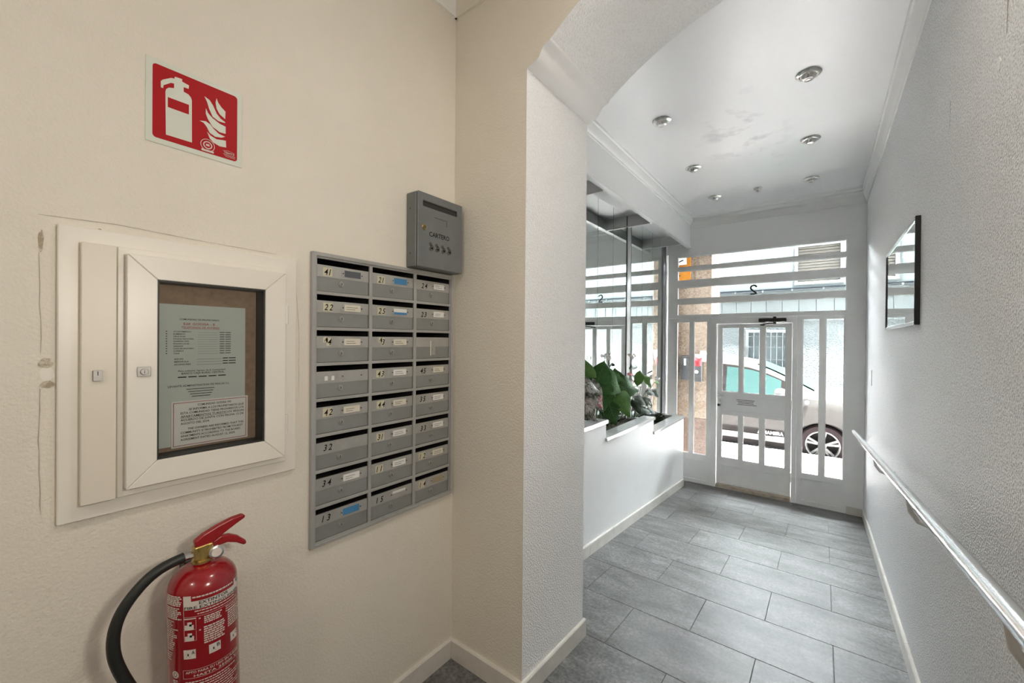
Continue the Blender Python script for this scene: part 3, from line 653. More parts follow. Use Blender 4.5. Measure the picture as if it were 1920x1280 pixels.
# the two notices inside are sheets of their own
def sheet_text(mb, x, lines):
    for t, y, z, h, wd, ce in lines: mb.text(t, lambda a, b: (x, a, b), h, y, z, wd, ce)
s1 = thing('paper_sheet', 'grey-green phone list sheet behind the cabinet glass', 'paper', (XL - .043, .287, -.295))
MB().box(XL - .0438, XL - .0430, .288, .490, -.297, .088).build('paper', 'sheet', s1)
t1 = MB(); xx = XL - .0426
c1 = .382
sheet_text(t1, xx, [('COMUNIDAD DE PROPIETARIOS', c1 - .005, .046, .0045, .092, True)])
rows = ['AYUNTAMIENTO', 'BOMBEROS', 'CRUZ ROJA', 'POLICIA NACIONAL', 'GUARDIA CIVIL', 'POLICIA LOCAL', 'SANIDAD', 'CASA DE SOCORRO', 'CORREOS', 'TAXIS']
for i, r in enumerate(rows):
    z = .0125 - i * .0066; sheet_text(t1, xx, [(r, .318, z, .0036, None, False)]); t1.box(xx - .0002, xx, .372, .420, z, z + .0004); t1.box(xx - .0002, xx, .424, .436, z + .0004, z + .0022); t1.box(xx - .0002, xx, .438, .452, z + .0004, z + .0022); t1.box(xx - .0002, xx, .302, .305, z + .001, z + .003)
for i, r in enumerate(['AGUAS', 'IBERDROLA', 'ASCENSORES']):
    z = -.0625 - i * .0075; sheet_text(t1, xx, [(r, .320, z, .0044, None, False)]); t1.box(xx - .0002, xx, .37, .430, z, z + .0006); t1.box(xx - .0002, xx, .432, .445, z + .0005, z + .0030); t1.box(xx - .0002, xx, .447, .465, z + .0005, z + .0030)
sheet_text(t1, xx, [('Para cualquier ingreso de la Comunidad:', c1 + .002, -.0955, .0042, .11, True), ('BANCO CAJA RURAL CENTRAL', c1 + .004, -.1030, .0052, .10, True), ('LEVANTE ADMINISTRACION DE FINCAS S.L.', c1 - .004, -.137, .0052, .142, True)])
for k_ in range(5): t1.box(xx - .0002, xx, .328 + k_ * .0232, .347 + k_ * .0232, -.1120, -.1092)
for i in range(4): t1.box(xx - .0002, xx, .347 + .004 * i, .412 - .003 * i, -.1455 - i * .0068, -.1438 - i * .0068)
t1.build('print', 'ink', s1)['kind'] = 'stuff'
t2 = MB(); sheet_text(t2, xx, [('Edif. GODISA - 8', c1 - .006, .0325, .0068, .072, True), ('TELEFONOS DE INTERES', c1 - .003, .0235, .0054, .088, True)]); t2.box(xx - .0002, xx, .338, .424, .0220, .0226); t2.build('red_print', 'redink', s1)['kind'] = 'stuff'
s2 = thing('notice_sheet', 'white notice with red border at the foot of the cabinet', 'paper', (XL - .041, .40, -.30))
MB().box(XL - .0420, XL - .0412, .314, .497, -.302, -.176).build('paper', 'notice', s2)
MB().plate('x', XL - .0412, XL - .0408, .318, .493, -.298, -.180, [(.3195, .4915, -.2965, -.1815)]).build('red_border', 'redink', s2)
t3 = MB(); xx = XL - .0406
for t, y, z, wd in (('COMUNIDAD GODISA VIII', .372, -.192, .080), ('SE INFORMA A LOS PROPIETARIOS QUE', .352, -.2025, .134), ('ESTA COMUNIDAD TIENE PROHIBIDOS LOS', .334, -.2120, .152), ('APARTAMENTOS TURISTICOS SEGUN', .334, -.2215, .152), ('ACUERDO DE JUNTA CON FECHA 12 DE', .334, -.2310, .152), ('AGOSTO DEL 2024.', .334, -.2405, .066),
                    ('THE OWNERS ARE INFORMED THAT THIS', .350, -.2560, .136), ('COMMUNITY IS PROHIBITED FROM TOURIST', .334, -.2655, .150), ('APARTMENTS ACCORDING TO THE BOARD', .334, -.2750, .143), ('AGREEMENT DATED AUGUST 12, 2024.', .334, -.2845, .130)):
    sheet_text(t3, xx, [(t, y, z, .0058, wd, False)])
t3.box(xx - .0002, xx, .334, .44, -.2230, -.2224); t3.build('print', 'ink', s2)['kind'] = 'stuff'
for o_ in (s1, s2): o_.location = o_.location * .9755; o_.scale = (.9755,) * 3

# ------------------------------------------------------------------ mailbox bank
mbk = thing('mailbox_bank', 'bank of twenty-four grey steel mailboxes set in the lobby wall', 'mailboxes', (XL, .986, -.70))
cols = [(.683, .880), (.893, 1.087), (1.101, 1.290)]
Z0, PZ = .267, .1204
cells = [(c[0], c[1], Z0 - r * PZ - .1095, Z0 - r * PZ) for r in range(8) for c in cols]
MB().plate('x', XL + .001, XL + .010, .664, 1.309, -.7005, .2865, cells).build('front_frame', 'mb_frame', mbk, bevel=.001)
MB().plate('x', XL + .010, XL + .016, .664, 1.309, -.7005, .2865, [(.678, 1.295, -.689, .273)]).build('outer_rim', 'mb_frame', mbk, bevel=.0015)
hs = MB(); hs.box(XL - .28, XL - .27, MBH[0] + .002, MBH[1] - .002, MBH[2] + .002, MBH[3] - .002)
for y in (MBH[0] + .003, .8865, 1.094, MBH[1] - .003): hs.box(XL - .27, XL + .001, y - .001, y + .001, MBH[2] + .002, MBH[3] - .002)
for r in range(9): z = Z0 + .005 - r * PZ; z = min(max(z, MBH[2] + .003), MBH[3] - .003); hs.box(XL - .27, XL + .001, MBH[0] + .002, MBH[1] - .002, z - .001, z + .001)
hs.build('housing', 'dark_in', mbk)
NUM = [['41', '21', '24'], ['22', '25', '23'], ['A4', 'A3', ''], ['', '43', '45'], ['42', '44', '35'], ['32', '31', '33'], ['34', '11', '12'], ['13', '15', '14']]
CARD = [['dark', 'blue', 'white'], ['cream', 'bluewhite', 'white'], ['cream', 'cream', 'tape'], ['faded', 'white', 'cream'], ['cream', 'cream', 'white'], ['', 'white', 'white'], ['white', 'white', 'cream'], ['bluepaper', 'half', 'brown']]
rr = random.Random(3)
FX = XL + .004
for r in range(8):
    for c in range(3):
        y0, y1 = cols[c]; z1 = Z0 - r * PZ; g = .0012; W_ = y1 - y0
        dr = MB().box(FX - .006, FX, y0 + g, y1 - g, z1 - .1085, z1 - .020).build('door', 'mb_grey', mbk, bevel=.0008)
        MB().box(FX, FX + .0012, y0 + g, y1 - g, z1 - .060, z1 - .0195).build('aluminium_band', 'alu', dr)
        lz = z1 - .0785; ly = y0 + W_ * .455 + rr.uniform(-.004, .004)
        if CARD[r][c] != 'tape':
            l = MB().cyl((FX, ly, lz), (FX + .003, ly, lz), .0105, .0095, n=18); l.cyl((FX + .003, ly, lz), (FX + .006, ly, lz), .0062, n=14); l.mi(1).box(FX + .0055, FX + .0066, ly - .001, ly + .001, lz - .0045, lz + .0035)
            l.build('lock', ['lock', 'black'], dr, smooth=40)
        n = NUM[r][c]
        ny = y0 + (.025 if c else .024) + rr.uniform(-.003, .004); nz = z1 - .052 + rr.uniform(-.002, .003)
        if n:
            yellow = (r, c) in ((0, 0), (0, 1), (4, 1), (3, 1), (6, 1), (7, 2), (6, 2), (1, 1), (1, 0), (2, 0), (2, 1), (5, 1), (4, 0))
            d_ = MB()
            for k, ch in enumerate(n):
                hh = .0215; yy = ny + k * .0175; zz = nz; sm = ch == 'A'
                if sm: hh = .011; zz = nz + .012; yy = ny + .006
                if yellow: d_.mi(0).box(FX + .0012, FX + .0016, yy - .0035, yy + .0125, zz - .0035, zz + hh + .0035)
                d_.mi(1).text(ch, lambda a, b: (FX + .0019, yy + a, zz + b), hh, shear=.22, aspect=.85)
            d_.build('number_plate', ['sticker', 'ink'], dr, norm=False)
        elif (r, c) == (3, 0):
            d_ = MB()
            for yy in (ny + .008, ny + .032): d_.box(FX + .0012, FX + .0017, yy, yy + .011, nz + .002, nz + .017)
            d_.build('number_plate', ['paper_white'], dr)
        cd_ = CARD[r][c]; ca, cb = y0 + W_ * .455, y0 + W_ * .875; cz0, cz1 = z1 - .053, z1 - .026
        if cd_ == 'tape':
            MB().box(FX + .0012, FX + .0017, y0 + .079, y0 + .0845, z1 - .098, z1 - .034).mi(1).box(FX + .0001, FX + .0014, y0 + .088, y0 + .108, z1 - .096, z1 - .034).build('tape', ['paper_cream', 'alu'], dr)
        elif cd_:
            h = MB(); h.prism([(ca + .006, cz0), (cb - .006, cz0), (cb, cz0 + .007), (cb, cz1 - .007), (cb - .006, cz1), (ca + .006, cz1), (ca, cz1 - .007), (ca, cz0 + .007)], 'x', FX + .0012, FX + .0022)
            for yy in (ca + .005, cb - .005): h.mi(1).cyl((FX + .002, yy, (cz0 + cz1) / 2), (FX + .0034, yy, (cz0 + cz1) / 2), .0022, n=8)
            h.mi(2)
            mt = {'dark': 'paper_dark', 'blue': 'paper_blue', 'bluepaper': 'paper_blue', 'white': 'paper_white', 'cream': 'paper_cream', 'bluewhite': 'paper_white', 'faded': 'alu', 'half': 'paper_white', 'brown': 'paper_brown'}[cd_]
            zl = cz0 + .002 if cd_ != 'half' else cz0 + .016
            h.box(FX + .0022, FX + .0027, ca + .010, cb - .010, zl, cz1 - .002)
            h.mi(3)
            if cd_ == 'bluewhite': h.box(FX + .0027, FX + .003, ca + .010, cb - .010, cz0 + .002, cz0 + .011)
            h.mi(4)
            if cd_ in ('white', 'cream'):
                for k in range(2): h.box(FX + .0027, FX + .0029, ca + .018, cb - .018 - rr.random() * .02, cz0 + .008 + k * .007, cz0 + .0095 + k * .007)
            h.build('name_plate', ['alu', 'black', mt, 'paper_blue', 'cart_dark'], dr)

# ------------------------------------------------------------------ postman's box
cb_ = thing('postman_box', 'blue-grey steel letter box lettered CARTERO over the mailboxes', 'letter box', (XL, 1.18, .289))
y0, y1, z0, z1, xf = 1.053, 1.306, .2895, .590, -1.281
MB().box(XL + .001, xf - .010, y0, y1 - .002, z0, z1).build('case', 'cartero', cb_, bevel=.003)
fd = MB().plate('x', xf - .009, xf, y0 + .003, y1, z0, z1 + .001, [(1.083, 1.276, .536, .558)]).build('front_door', 'cartero', cb_, bevel=.003)
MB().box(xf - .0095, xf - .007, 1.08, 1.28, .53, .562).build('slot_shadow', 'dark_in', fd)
MB().text('CARTERO', lambda a, b: (xf + .0006, a, b), .019, 1.114, .420, .112).build('lettering', 'ink', fd)
fr_ = MB().box(xf, xf + .0008, 1.142, 1.212, .5005, .5025); fr_.box(xf, xf + .0008, 1.210, 1.212, .475, .5025); fr_.build('card_holder', 'cart_dark', fd)
MB().cyl((xf, 1.088, .451), (xf + .004, 1.088, .451), .0125, .010, n=18).mi(1).cyl((xf + .004, 1.088, .451), (xf + .006, 1.088, .451), .006, n=12).build('lock', ['brass', 'cart_dark'], fd, smooth=40)
for k in range(4):
    yy = 1.125 + k * .0335; o_ = MB()
    for a, b, rr_ in ((-.004, .012, .008), (.004, .002, .009), (-.003, -.008, .008), (.008, -.006, .006)):
        o_.prism([(yy + a + math.cos(t * math.pi / 4) * rr_, .376 + b + math.sin(t * math.pi / 4) * rr_) for t in range(8)], 'x', xf, xf + .0006)
    o_.build('worn_ornament', 'cart_dark', fd)
for z in (.345, .525): MB().cyl((-1.325, y0 - .0015, z), (-1.325, y0 + .001, z), .003, n=8).build('rivet', 'cart_dark', cb_)

# ------------------------------------------------------------------ fire extinguisher sign
sg = thing('extinguisher_sign', 'square red and white sign with fire extinguisher and flames', 'sign', (XL, .357, .49))
sy, sz, ss = .2505, .4915, .2125
plt_ = MB().box(XL, XL + .0022, sy, sy + ss, sz, sz + ss).build('plate', 'sign_w', sg, bevel=.0006)
def rrect(y0, y1, z0, z1, r, n=4):
    P = []
    for cy_, cz_, a0 in ((y1 - r, z1 - r, 0), (y0 + r, z1 - r, 90), (y0 + r, z0 + r, 180), (y1 - r, z0 + r, 270)):
        P += [(cy_ + r * math.cos(R(a0 + 90 * i / n)), cz_ + r * math.sin(R(a0 + 90 * i / n))) for i in range(n + 1)]
    return P
MB().prism(rrect(.264, .4505, .505, .691, .008), 'x', XL + .0021, XL + .0026).build('red_field', 'sign_red', sg)
EXTP = [(.2800, .6509), (.2836, .6565), (.3006, .6696), (.3074, .6712), (.3082, .6769), (.3234, .6781), (.3234, .6716), (.3379, .6688), (.3373, .6595), (.3266, .6587), (.3267, .6469), (.3373, .6441), (.3425, .6385), (.3443, .6314), (.3450, .5200), (.2905, .5194), (.2893, .6287), (.2906, .6357), (.2957, .6421), (.3068, .6463), (.3068, .6580), (.3007, .6570), (.2856, .6435), (.2847, .6354), (.2801, .6349)]
ex_ = MB().prism(EXTP, 'x', XL + .0025, XL + .0029).build('extinguisher_symbol', 'sign_w', sg)
MB().prism([(.2941, .6172), (.3381, .6172), (.3381, .5916), (.2941, .5916)], 'x', XL + .0028, XL + .0031).build('red_band', 'sign_red', sg)
FLM = [[(.3719, .6566), (.3840, .6514), (.3921, .6401), (.4004, .6216), (.4099, .6119), (.4208, .6067), (.4208, .6039), (.4052, .6028), (.3911, .6092), (.3829, .6276), (.3783, .6433)],
       [(.3998, .6644), (.4038, .6538), (.4122, .6437), (.4214, .6366), (.4207, .6151), (.4075, .6234), (.4003, .6355), (.3979, .6511)],
       [(.3754, .6256), (.3807, .6143), (.3911, .6051), (.4076, .5969), (.4220, .5945), (.4221, .5743), (.4077, .5732), (.3912, .5816), (.3808, .5965), (.3755, .6106)],
       [(.3612, .5858), (.3751, .5899), (.3854, .5861), (.3936, .5771), (.4054, .5680), (.4209, .5659), (.4125, .5597), (.3972, .5564), (.3844, .5623), (.3774, .5759), (.3706, .5839)],
       [(.3786, .5627), (.3867, .5550), (.4007, .5508), (.4227, .5553), (.4235, .5364), (.4079, .5341), (.3937, .5384), (.3844, .5472)]]
for f_ in FLM: MB().prism(f_, 'x', XL + .0025, XL + .0029).build('flame_symbol', 'sign_w', sg)
sl_ = MB(); sl_.lathe([(.0165, .0030), (.0165, .0033), (.0150, .0033), (.0150, .0030), (.0165, .0030)], (XL, .3800, .5262), 24, (1, 0, 0)); sl_.lathe([(.0001, .0031), (.0105, .0031), (.0105, .0033), (.0001, .0033)], (XL, .3800, .5262), 24, (1, 0, 0))
sl_.box(XL + .003, XL + .0033, .366, .394, .508, .5135); sl_.mi(1).lathe([(.0001, .0033), (.0078, .0033), (.0078, .0035), (.0001, .0035)], (XL, .3800, .5262), 16, (1, 0, 0)); sl_.mi(0).box(XL + .0034, XL + .0037, .376, .384, .5235, .529)
sl_.build('seal', ['label_w', 'sign_red'], sg)
lg = MB().text('TEMTE', lambda a, b: (XL + .0030, a, b), .0050, .418, .5195, .026)
for i in range(3): lg.box(XL + .0027, XL + .0030, .416 + i * .003, .446, .5165 - i * .003, .5172 - i * .003)
lg.tube([(XL + .0028, .416, .526), (XL + .0028, .430, .5285), (XL + .0028, .444, .526)], .0004, 5)
lg.build('maker_print', 'label_w', sg)

# ------------------------------------------------------------------ fire extinguisher (built upright round its own axis, then tilted a little)
FE = Vector((-1.236, .354, 0)); RC = .0720
fe = thing('fire_extinguisher', 'red fire extinguisher with black hose hung below the notice cabinet', 'fire extinguisher', (FE.x, FE.y, -1.02))
prof = [(.001, -1.02), (.060, -1.018), (.068, -1.010), (RC, -.995), (RC, -.618)]
for i in range(1, 11):
    a = i / 10 * math.pi / 2; prof.append((RC - .052 * (1 - math.cos(a)), -.618 + .052 * math.sin(a)))
prof += [(.018, -.5645), (.018, -.560), (.001, -.560)]
MB().lathe(prof, FE, 48).build('cylinder', 'red_ext', fe, smooth=40)
MB().lathe([(.001, -.562), (.021, -.562), (.021, -.556), (.015, -.555), (.014, -.532), (.017, -.531), (.017, -.522), (.001, -.522)], FE, 24).build('neck', 'brass', fe, smooth=35)
vb = MB().box(FE.x - .012, FE.x + .012, FE.y - .018, FE.y + .022, -.552, -.520); vb.build('valve', 'brass', fe, bevel=.003, seg=2)
gd = Vector((.96, -.05, .1)).normalized()
gg = MB().lathe([(.001, 0), (.016, 0), (.0165, .008), (.0135, .010), (.001, .009)], FE + Vector((.011, .026, -.546)), 22, gd); gg.mi(1).lathe([(.001, .0095), (.011, .0100), (.001, .0102)], FE + Vector((.011, .026, -.546)), 16, gd)
gg.build('gauge', ['chrome', 'label_w'], fe, smooth=40)
up = [(-.014, -.520), (-.016, -.506), (.002, -.495), (.034, -.484), (.066, -.4765), (.090, -.4755), (.097, -.480), (.094, -.486), (.076, -.494), (.046, -.509), (.020, -.526), (-.004, -.525)]
MB().prism([(FE.y + a, b) for a, b in up], 'x', FE.x - .009, FE.x + .009).build('upper_lever', 'red_lever', fe, bevel=.004, seg=2)
lo = [(.014, -.536), (.022, -.520), (.040, -.513), (.060, -.517), (.078, -.528), (.096, -.548), (.098, -.556), (.092, -.559), (.074, -.545), (.054, -.536), (.032, -.536)]
MB().prism([(FE.y + a, b) for a, b in lo], 'x', FE.x - .008, FE.x + .008).build('carry_handle', 'red_lever', fe, bevel=.004, seg=2)
MB().cyl(FE + Vector((0, -.012, -.540)), FE + Vector((0, -.042, -.537)), .0075, n=6).build('hose_nut', 'chrome', fe)
hp = [(0, -.036, -.5375), (.001, -.055, -.539), (.002, -.080, -.544), (.003, -.105, -.557), (.004, -.130, -.580), (.005, -.150, -.608), (.006, -.162, -.642), (.006, -.165, -.682), (.006, -.159, -.724), (.006, -.140, -.786), (.006, -.112, -.855), (.006, -.092, -.92)]
sm_ = []
for i in range(len(hp) - 1):
    p0, p1, p2, p3 = [Vector(hp[min(max(i + k, 0), len(hp) - 1)]) for k in (-1, 0, 1, 2)]
    for j in range(4):
        t = j / 4; sm_.append(.5 * ((2 * p1) + (p2 - p0) * t + (2 * p0 - 5 * p1 + 4 * p2 - p3) * t * t + (3 * p1 - p0 - 3 * p2 + p3) * t ** 3))
sm_.append(Vector(hp[-1]))
MB().tube([FE + p for p in sm_], .0118, 14).build('hose', 'rubber', fe, smooth=60)
MB().box(XL, FE.x - RC + .004, FE.y - .02, FE.y + .02, -.72, -.58).build('wall_bracket', 'black', fe, bevel=.003)
# printed label wrapped round the cylinder
dcam = Vector((-FE.x, -FE.y, 0)).normalized(); drt = Vector((-dcam.y, dcam.x, 0))
def onc(phi, z, lift=.0004):
    p = R(phi); return FE + (dcam * math.cos(p) + drt * math.sin(p)) * (RC + lift) + Vector((0, 0, z - .00009 * (phi + 30)))
def cblock(mb, p0, p1, z0, z1, lift=.0004, step=5):
    n = max(1, int(abs(p1 - p0) / step)); vs = []
    for i in range(n + 1): ph = p0 + (p1 - p0) * i / n; vs += [onc(ph, z0, lift), onc(ph, z1, lift)]
    mb.add(vs, [(2 * i, 2 * i + 2, 2 * i + 3, 2 * i + 1) for i in range(n)])
DEG = 180 / math.pi / RC
def ctext(mb, t, p0, p1, z, h, lift=.0008): mb.text(t, lambda a, b: onc(p0 + a, z + b, lift), h, 0, 0, p1 - p0)
lw_, ld_ = MB(), MB()
cblock(lw_, -29.5, 76, -.640, -.6205); cblock(lw_, -29.5, -17, -.6205, -.607); cblock(lw_, 60, 76, -.6205, -.607)
ctext(ld_, 'FIRE EXTINGUISHER', -28, 73, -.6388, .0068); ctext(ld_, 'EXTINTOR', -5, 44, -.6295, .0078); ctext(ld_, 'G', 66, 74, -.617, .009)
rr = random.Random(11)
def lines(p0, p1, z, n, dz, h, ragged=.25, gap=.12):
    for k in range(n):
        ph = p0; e = p1 - (p1 - p0) * ragged * rr.random()
        while ph < e - 1:
            wdt = min(rr.uniform(2.0, 7.5), e - ph); cblock(lw_, ph, ph + wdt, z - k * dz - h, z - k * dz, .0005); ph += wdt + 1.0
lines(-15, 58, -.6095, 1, .004, .0034, .05)
lines(-66, -32, -.607, 6, .0042, .0030, .1); lines(-66, -33, -.635, 7, .0042, .0030, .25); lines(-70, -40, -.668, 16, .0046, .0026, .55); lines(-70, -52, -.745, 4, .0055, .0026, .4)
lines(-12, 60, -.6435, 1, .004, .0025, .1); lines(-8, 70, -.6505, 1, .004, .0022, .1)
cblock(lw_, -29.5, 78, -.6575, -.6568); cblock(lw_, -29.8, -29.2, -.715, -.640)
cblock(lw_, -29.5, -10, -.6626, -.6600); 
for z in (-.6640, -.6905):
    cblock(lw_, -29.5, -10.5, z - .024, z - .0235); cblock(lw_, -10.8, -10.3, z - .024, z); cblock(lw_, -28.5, -14, z - .0235, z - .012); cblock(lw_, -24, -17, z - .012, z - .005); cblock(ld_, -21, -17, z - .015, z - .010)
lines(-6, -3, -.662, 1, .004, .003); lines(2, 32, -.6615, 4, .0047, .0030, .15); lines(38, 78, -.660, 3, .0055, .0024, .2)
lines(-6, -3, -.690, 1, .004, .003); lines(1, 36, -.686, 8, .0054, .0034, .12); lines(42, 78, -.672, 8, .0056, .0034, .2)
for p0, p1, t in ((-31.5, -12, 'A'), (8, 27, 'B'), (47, 66, 'C')):
    cblock(lw_, p0, p1, -.757, -.735); ctext(ld_, t, p1 - 6.5, p1 - 1.5, -.746, .0085); cblock(ld_, p0 + 4, p0 + 11, -.7525, -.7515); cblock(ld_, p0 + 6, p0 + 8.5, -.750, -.744)
for a, b, c, d in ((-33.5, 74, -.7845, -.7838), (-33.5, 74, -.8045, -.8038), (-33.5, -33, -.8045, -.784), (73.5, 74, -.8045, -.784)): cblock(lw_, a, b, c, d)
ctext(lw_, 'APTO PARA SU USO EN FUEGOS', -29, 68, -.7925, .0056, .0005); ctext(lw_, 'HASTA 35000 V', -16, 60, -.8015, .0056, .0005)
for ang in range(0, 360, 30):
    cblock(lw_, -49 + 5.6 * math.cos(R(ang)) - 1.5, -49 + 5.6 * math.cos(R(ang)) + 1.5, -.796 + .0072 * math.sin(R(ang)) - .0018, -.796 + .0072 * math.sin(R(ang)) + .0018, .0005, 2)
cblock(lw_, -51.5, -46.5, -.7995, -.7925); lines(-55, -43, -.809, 3, .0045, .003, .2); lines(-30, 76, -.812, 9, .0062, .0026, .35)
lw_.build('label_print', 'label_w', fe, norm=False)['kind'] = 'stuff'; ld_.build('label_lettering', 'ink', fe, norm=False)['kind'] = 'stuff'
fe.rotation_euler = (R(1.6), 0, 0)

# ------------------------------------------------------------------ handrail
hr = thing('handrail', 'long polished tubular handrail sloping down the right wall', 'handrail', (.252, 2.7, -.62))
def hz(y): return -.340 - .103 * y
MB().tube([(.252, -.9, hz(-.9)), (.252, 5.28, hz(5.28)), (.252, 5.292, hz(5.292)), (.252, 5.298, hz(5.298))], [.0178, .0178, .014, .005], 20).build('rail', 'rail', hr, smooth=50)
for y in (4.5, 3.28, 2.06, 1.05, -.15):
    z = hz(y)
    br = MB().tube([(XR, y, z - .100), (.312, y, z - .104), (.280, y, z - .094), (.259, y, z - .062), (.252, y, z - .012)], .0075, 10, 1.15)
    br.cyl((XR - .008, y, z - .100), (XR, y, z - .100), .020, n=18)
    br.build('bracket', 'bracket', hr, smooth=45)

# ------------------------------------------------------------------ framed glass on the right wall
pf = thing('framed_mirror', 'framed mirror hung on the stippled right wall', 'mirror', (XR, 3.1, .08))
fy0, fy1, fz0, fz1 = 2.565, 3.645, .083, .575
MB().box(XR - .014, XR - .002, fy0 + .01, fy1 - .01, fz0 + .01, fz1 - .01).build('glass', 'mirror', pf)
MB().box(XR - .019, XR, fy0, fy0 + .011, fz0, fz1).build('frame_side', 'black', pf, bevel=.002); MB().box(XR - .019, XR, fy1 - .011, fy1, fz0, fz1).build('frame_side', 'black', pf, bevel=.002)
MB().box(XR - .019, XR, fy0 + .011, fy1 - .011, fz1 - .016, fz1).build('frame_rail', 'chrome', pf, bevel=.002); MB().box(XR - .019, XR, fy0 + .011, fy1 - .011, fz0, fz0 + .016).build('frame_rail', 'chrome', pf, bevel=.002)
ws = MB().box(XR - .004, XR, 4.77, 4.86, -.38, -.24); tag(ws.build('wall_plate', 'bracket', base=(XR, 4.81, -.38), bevel=.002), 'small grey plate on the right wall near the entrance', 'wall plate')

# ------------------------------------------------------------------ ceiling downlights
def downlight(x, y, label, s=1.0, group='ceiling downlights'):
    d = thing('downlight', label, 'ceiling light', (x, y, ZC), group)
    MB().lathe([(.046 * s, -.002), (.063 * s, 0), (.064 * s, -.004), (.058 * s, -.010), (.047 * s, -.013), (.043 * s, -.008), (.042 * s, .0), (.046 * s, -.002)], (x, y, ZC), 32).build('ring', 'ring', d, smooth=50)
    MB().lathe([(.043 * s, .0), (.043 * s, -.012), (.036 * s, -.024), (.026 * s, -.033), (.022 * s, -.034)], (x, y, ZC), 28).build('lamp_body', 'ring', d, smooth=40)
    MB().lathe([(.022 * s, -.034), (.016 * s, -.0365), (.001, -.038)], (x, y, ZC), 20).build('bulb', 'bulb', d, smooth=60)
for x, y, l, s in ((-.081, 2.906, 'nearest downlight of the right-hand row on the ceiling', 1), (-.917, 2.915, 'nearest downlight of the left-hand row beside the beam', 1), (-.090, 3.846, 'middle downlight of the right-hand ceiling row', 1), (-.935, 3.870, 'middle downlight of the left-hand ceiling row', 1), (-.103, 4.777, 'farthest downlight of the right-hand row by the entrance cornice', 1), (-.939, 4.791, 'farthest downlight of the left-hand row by the entrance cornice', 1), (-.537, 4.77, 'small downlight centred between the two far ceiling downlights', .62)):
    downlight(x, y, l, s)
for k_, lb_ in ((0, 'round opal ceiling lamp over the lobby in front of the arch'), (2, 'unseen ceiling lamp added as fill at the back of the lobby')):  # the rear one is an added fill lamp
    lc = LAMPS[k_][1]
    t = thing('unseen_ceiling_lamp', lb_, 'ceiling light', (lc[0], lc[1], ZC))
    MB().lathe([(.001, 0), (.17, 0), (.175, -.012), (.165, -.03), (.15, -.035), (.001, -.036)], (lc[0], lc[1], ZC), 32).build('base_plate', 'trim', t, smooth=40)
lc = LAMPS[1][1]
t = thing('added_wall_lamp', 'unseen round wall lamp added as fill before the arch', 'wall light', (XR, lc[1], lc[2]))  # fixture added for the unseen fill light beside the camera
MB().lathe([(.001, 0), (.15, 0), (.152, .02), (.14, .055), (.13, .06), (.001, .061)], (XR, lc[1], lc[2]), 32, (-1, 0, 0)).build('base_plate', 'trim', t, smooth=40)

# ================================================================== outside
pav_z, road_z = -1.80, -1.99
pav = struct(MB().box(-30, 30, YD + .14, 8.02, pav_z - .3, pav_z - .004).build('pavement', 'kerb'), 'pavement of pinkish tiles outside the entrance')
MB().box(-30, 30, 8.02, 8.12, road_z - .2, pav_z).build('kerb', 'kerb', pav, bevel=.01)
pm = MB().box(-.098, .098, -.098, .098, -.03, 0).build('paving_tile', 'paver', bevel=.003, link=False)
for i in range(-8, 8):
    for j in range(12):
        inst('paving_tile', pm, pav, (-.1 + i * .2, 5.71 + j * .2, pav_z + .003))
struct(MB().box(-30, 30, 8.12, 11.2, road_z - .3, road_z).build('road', 'asphalt'), 'street roadway under the parked car')
# own house front, seen only from outside
fo = MB().plate('y', YD + .18, YD + .32, -30, 30, -2.2, 14, [(XM + .02, XR - .02, -2.3, 1.13)])
struct(fo.build('wall_street', 'facade'), 'outer street face of this house')
# granite pier by the entrance
pier = thing('granite_pier', 'granite clad pier outside the entrance door', 'pillar', (-2.2, 6.4, pav_z))
MB().box(-3.35, -1.235, 6.115, 6.64, pav_z - .02, 5.5).build('core', 'granite', pier)
for (a, b) in ((-3.37, -2.3), (-2.297, -1.22)):
    MB().box(a, b, 6.10, 6.115, pav_z, -1.077).build('lower_slab', 'granite_d', pier, bevel=.002)
    for z in (-1.073, .53, 2.13, 3.73): MB().box(a, b, 6.103, 6.115, z, z + 1.596).build('upper_slab', 'granite', pier, bevel=.002)
MB().box(-1.235, -1.22, 6.116, 6.65, pav_z, -1.077).build('lower_slab', 'granite_d', pier, bevel=.002)
for z in (-1.073, .53, 2.13, 3.73): MB().box(-1.235, -1.22, 6.116, 6.65, z, z + 1.596).build('upper_slab', 'granite', pier, bevel=.002)
lb = thing('letter_box', 'narrow black letter box with a white sticker on the granite pier', 'letter box', (-1.54, 6.1, -.545))
MB().prism([(6.102, -.545), (6.02, -.545), (6.02, -.215), (6.102, -.195)], 'x', -1.595, -1.44).build('case', 'black', lb, bevel=.004); MB().box(-1.552, -1.525, 6.014, 6.021, -.34, -.245).build('sticker', 'paper_white', lb)
MB().box(-1.585, -1.45, 6.012, 6.021, -.235, -.222).build('slot', 'dark_in', lb)
lb2 = thing('post_tray', 'black letter box stuffed with a red bag and papers on the pier', 'letter box', (-1.37, 6.1, -.555))
MB().prism([(6.102, -.555), (6.00, -.555), (5.965, -.29), (6.102, -.26)], 'x', -1.435, -1.315).build('case', 'black', lb2, bevel=.004)
MB().cyl((-1.375, 5.988, -.42), (-1.375, 5.972, -.42), .024, n=18).build('badge', 'chrome', lb2, smooth=40)
rb = thing('red_bag', 'crumpled red plastic bag hanging over the black letter box', 'bag', (-1.38, 6.0, -.29))
bm_ = MB(); rr = random.Random(4); vs = []
for i in range(9):
    for j in range(7): vs.append((-1.44 + i * .0165 + rr.uniform(-.004, .004), 5.955 - .012 * math.sin(i * 1.3) + .012 * j * (j > 4) * .8 + rr.uniform(-.005, .005), -.335 + j * .018 + .012 * math.sin(i * .9)))
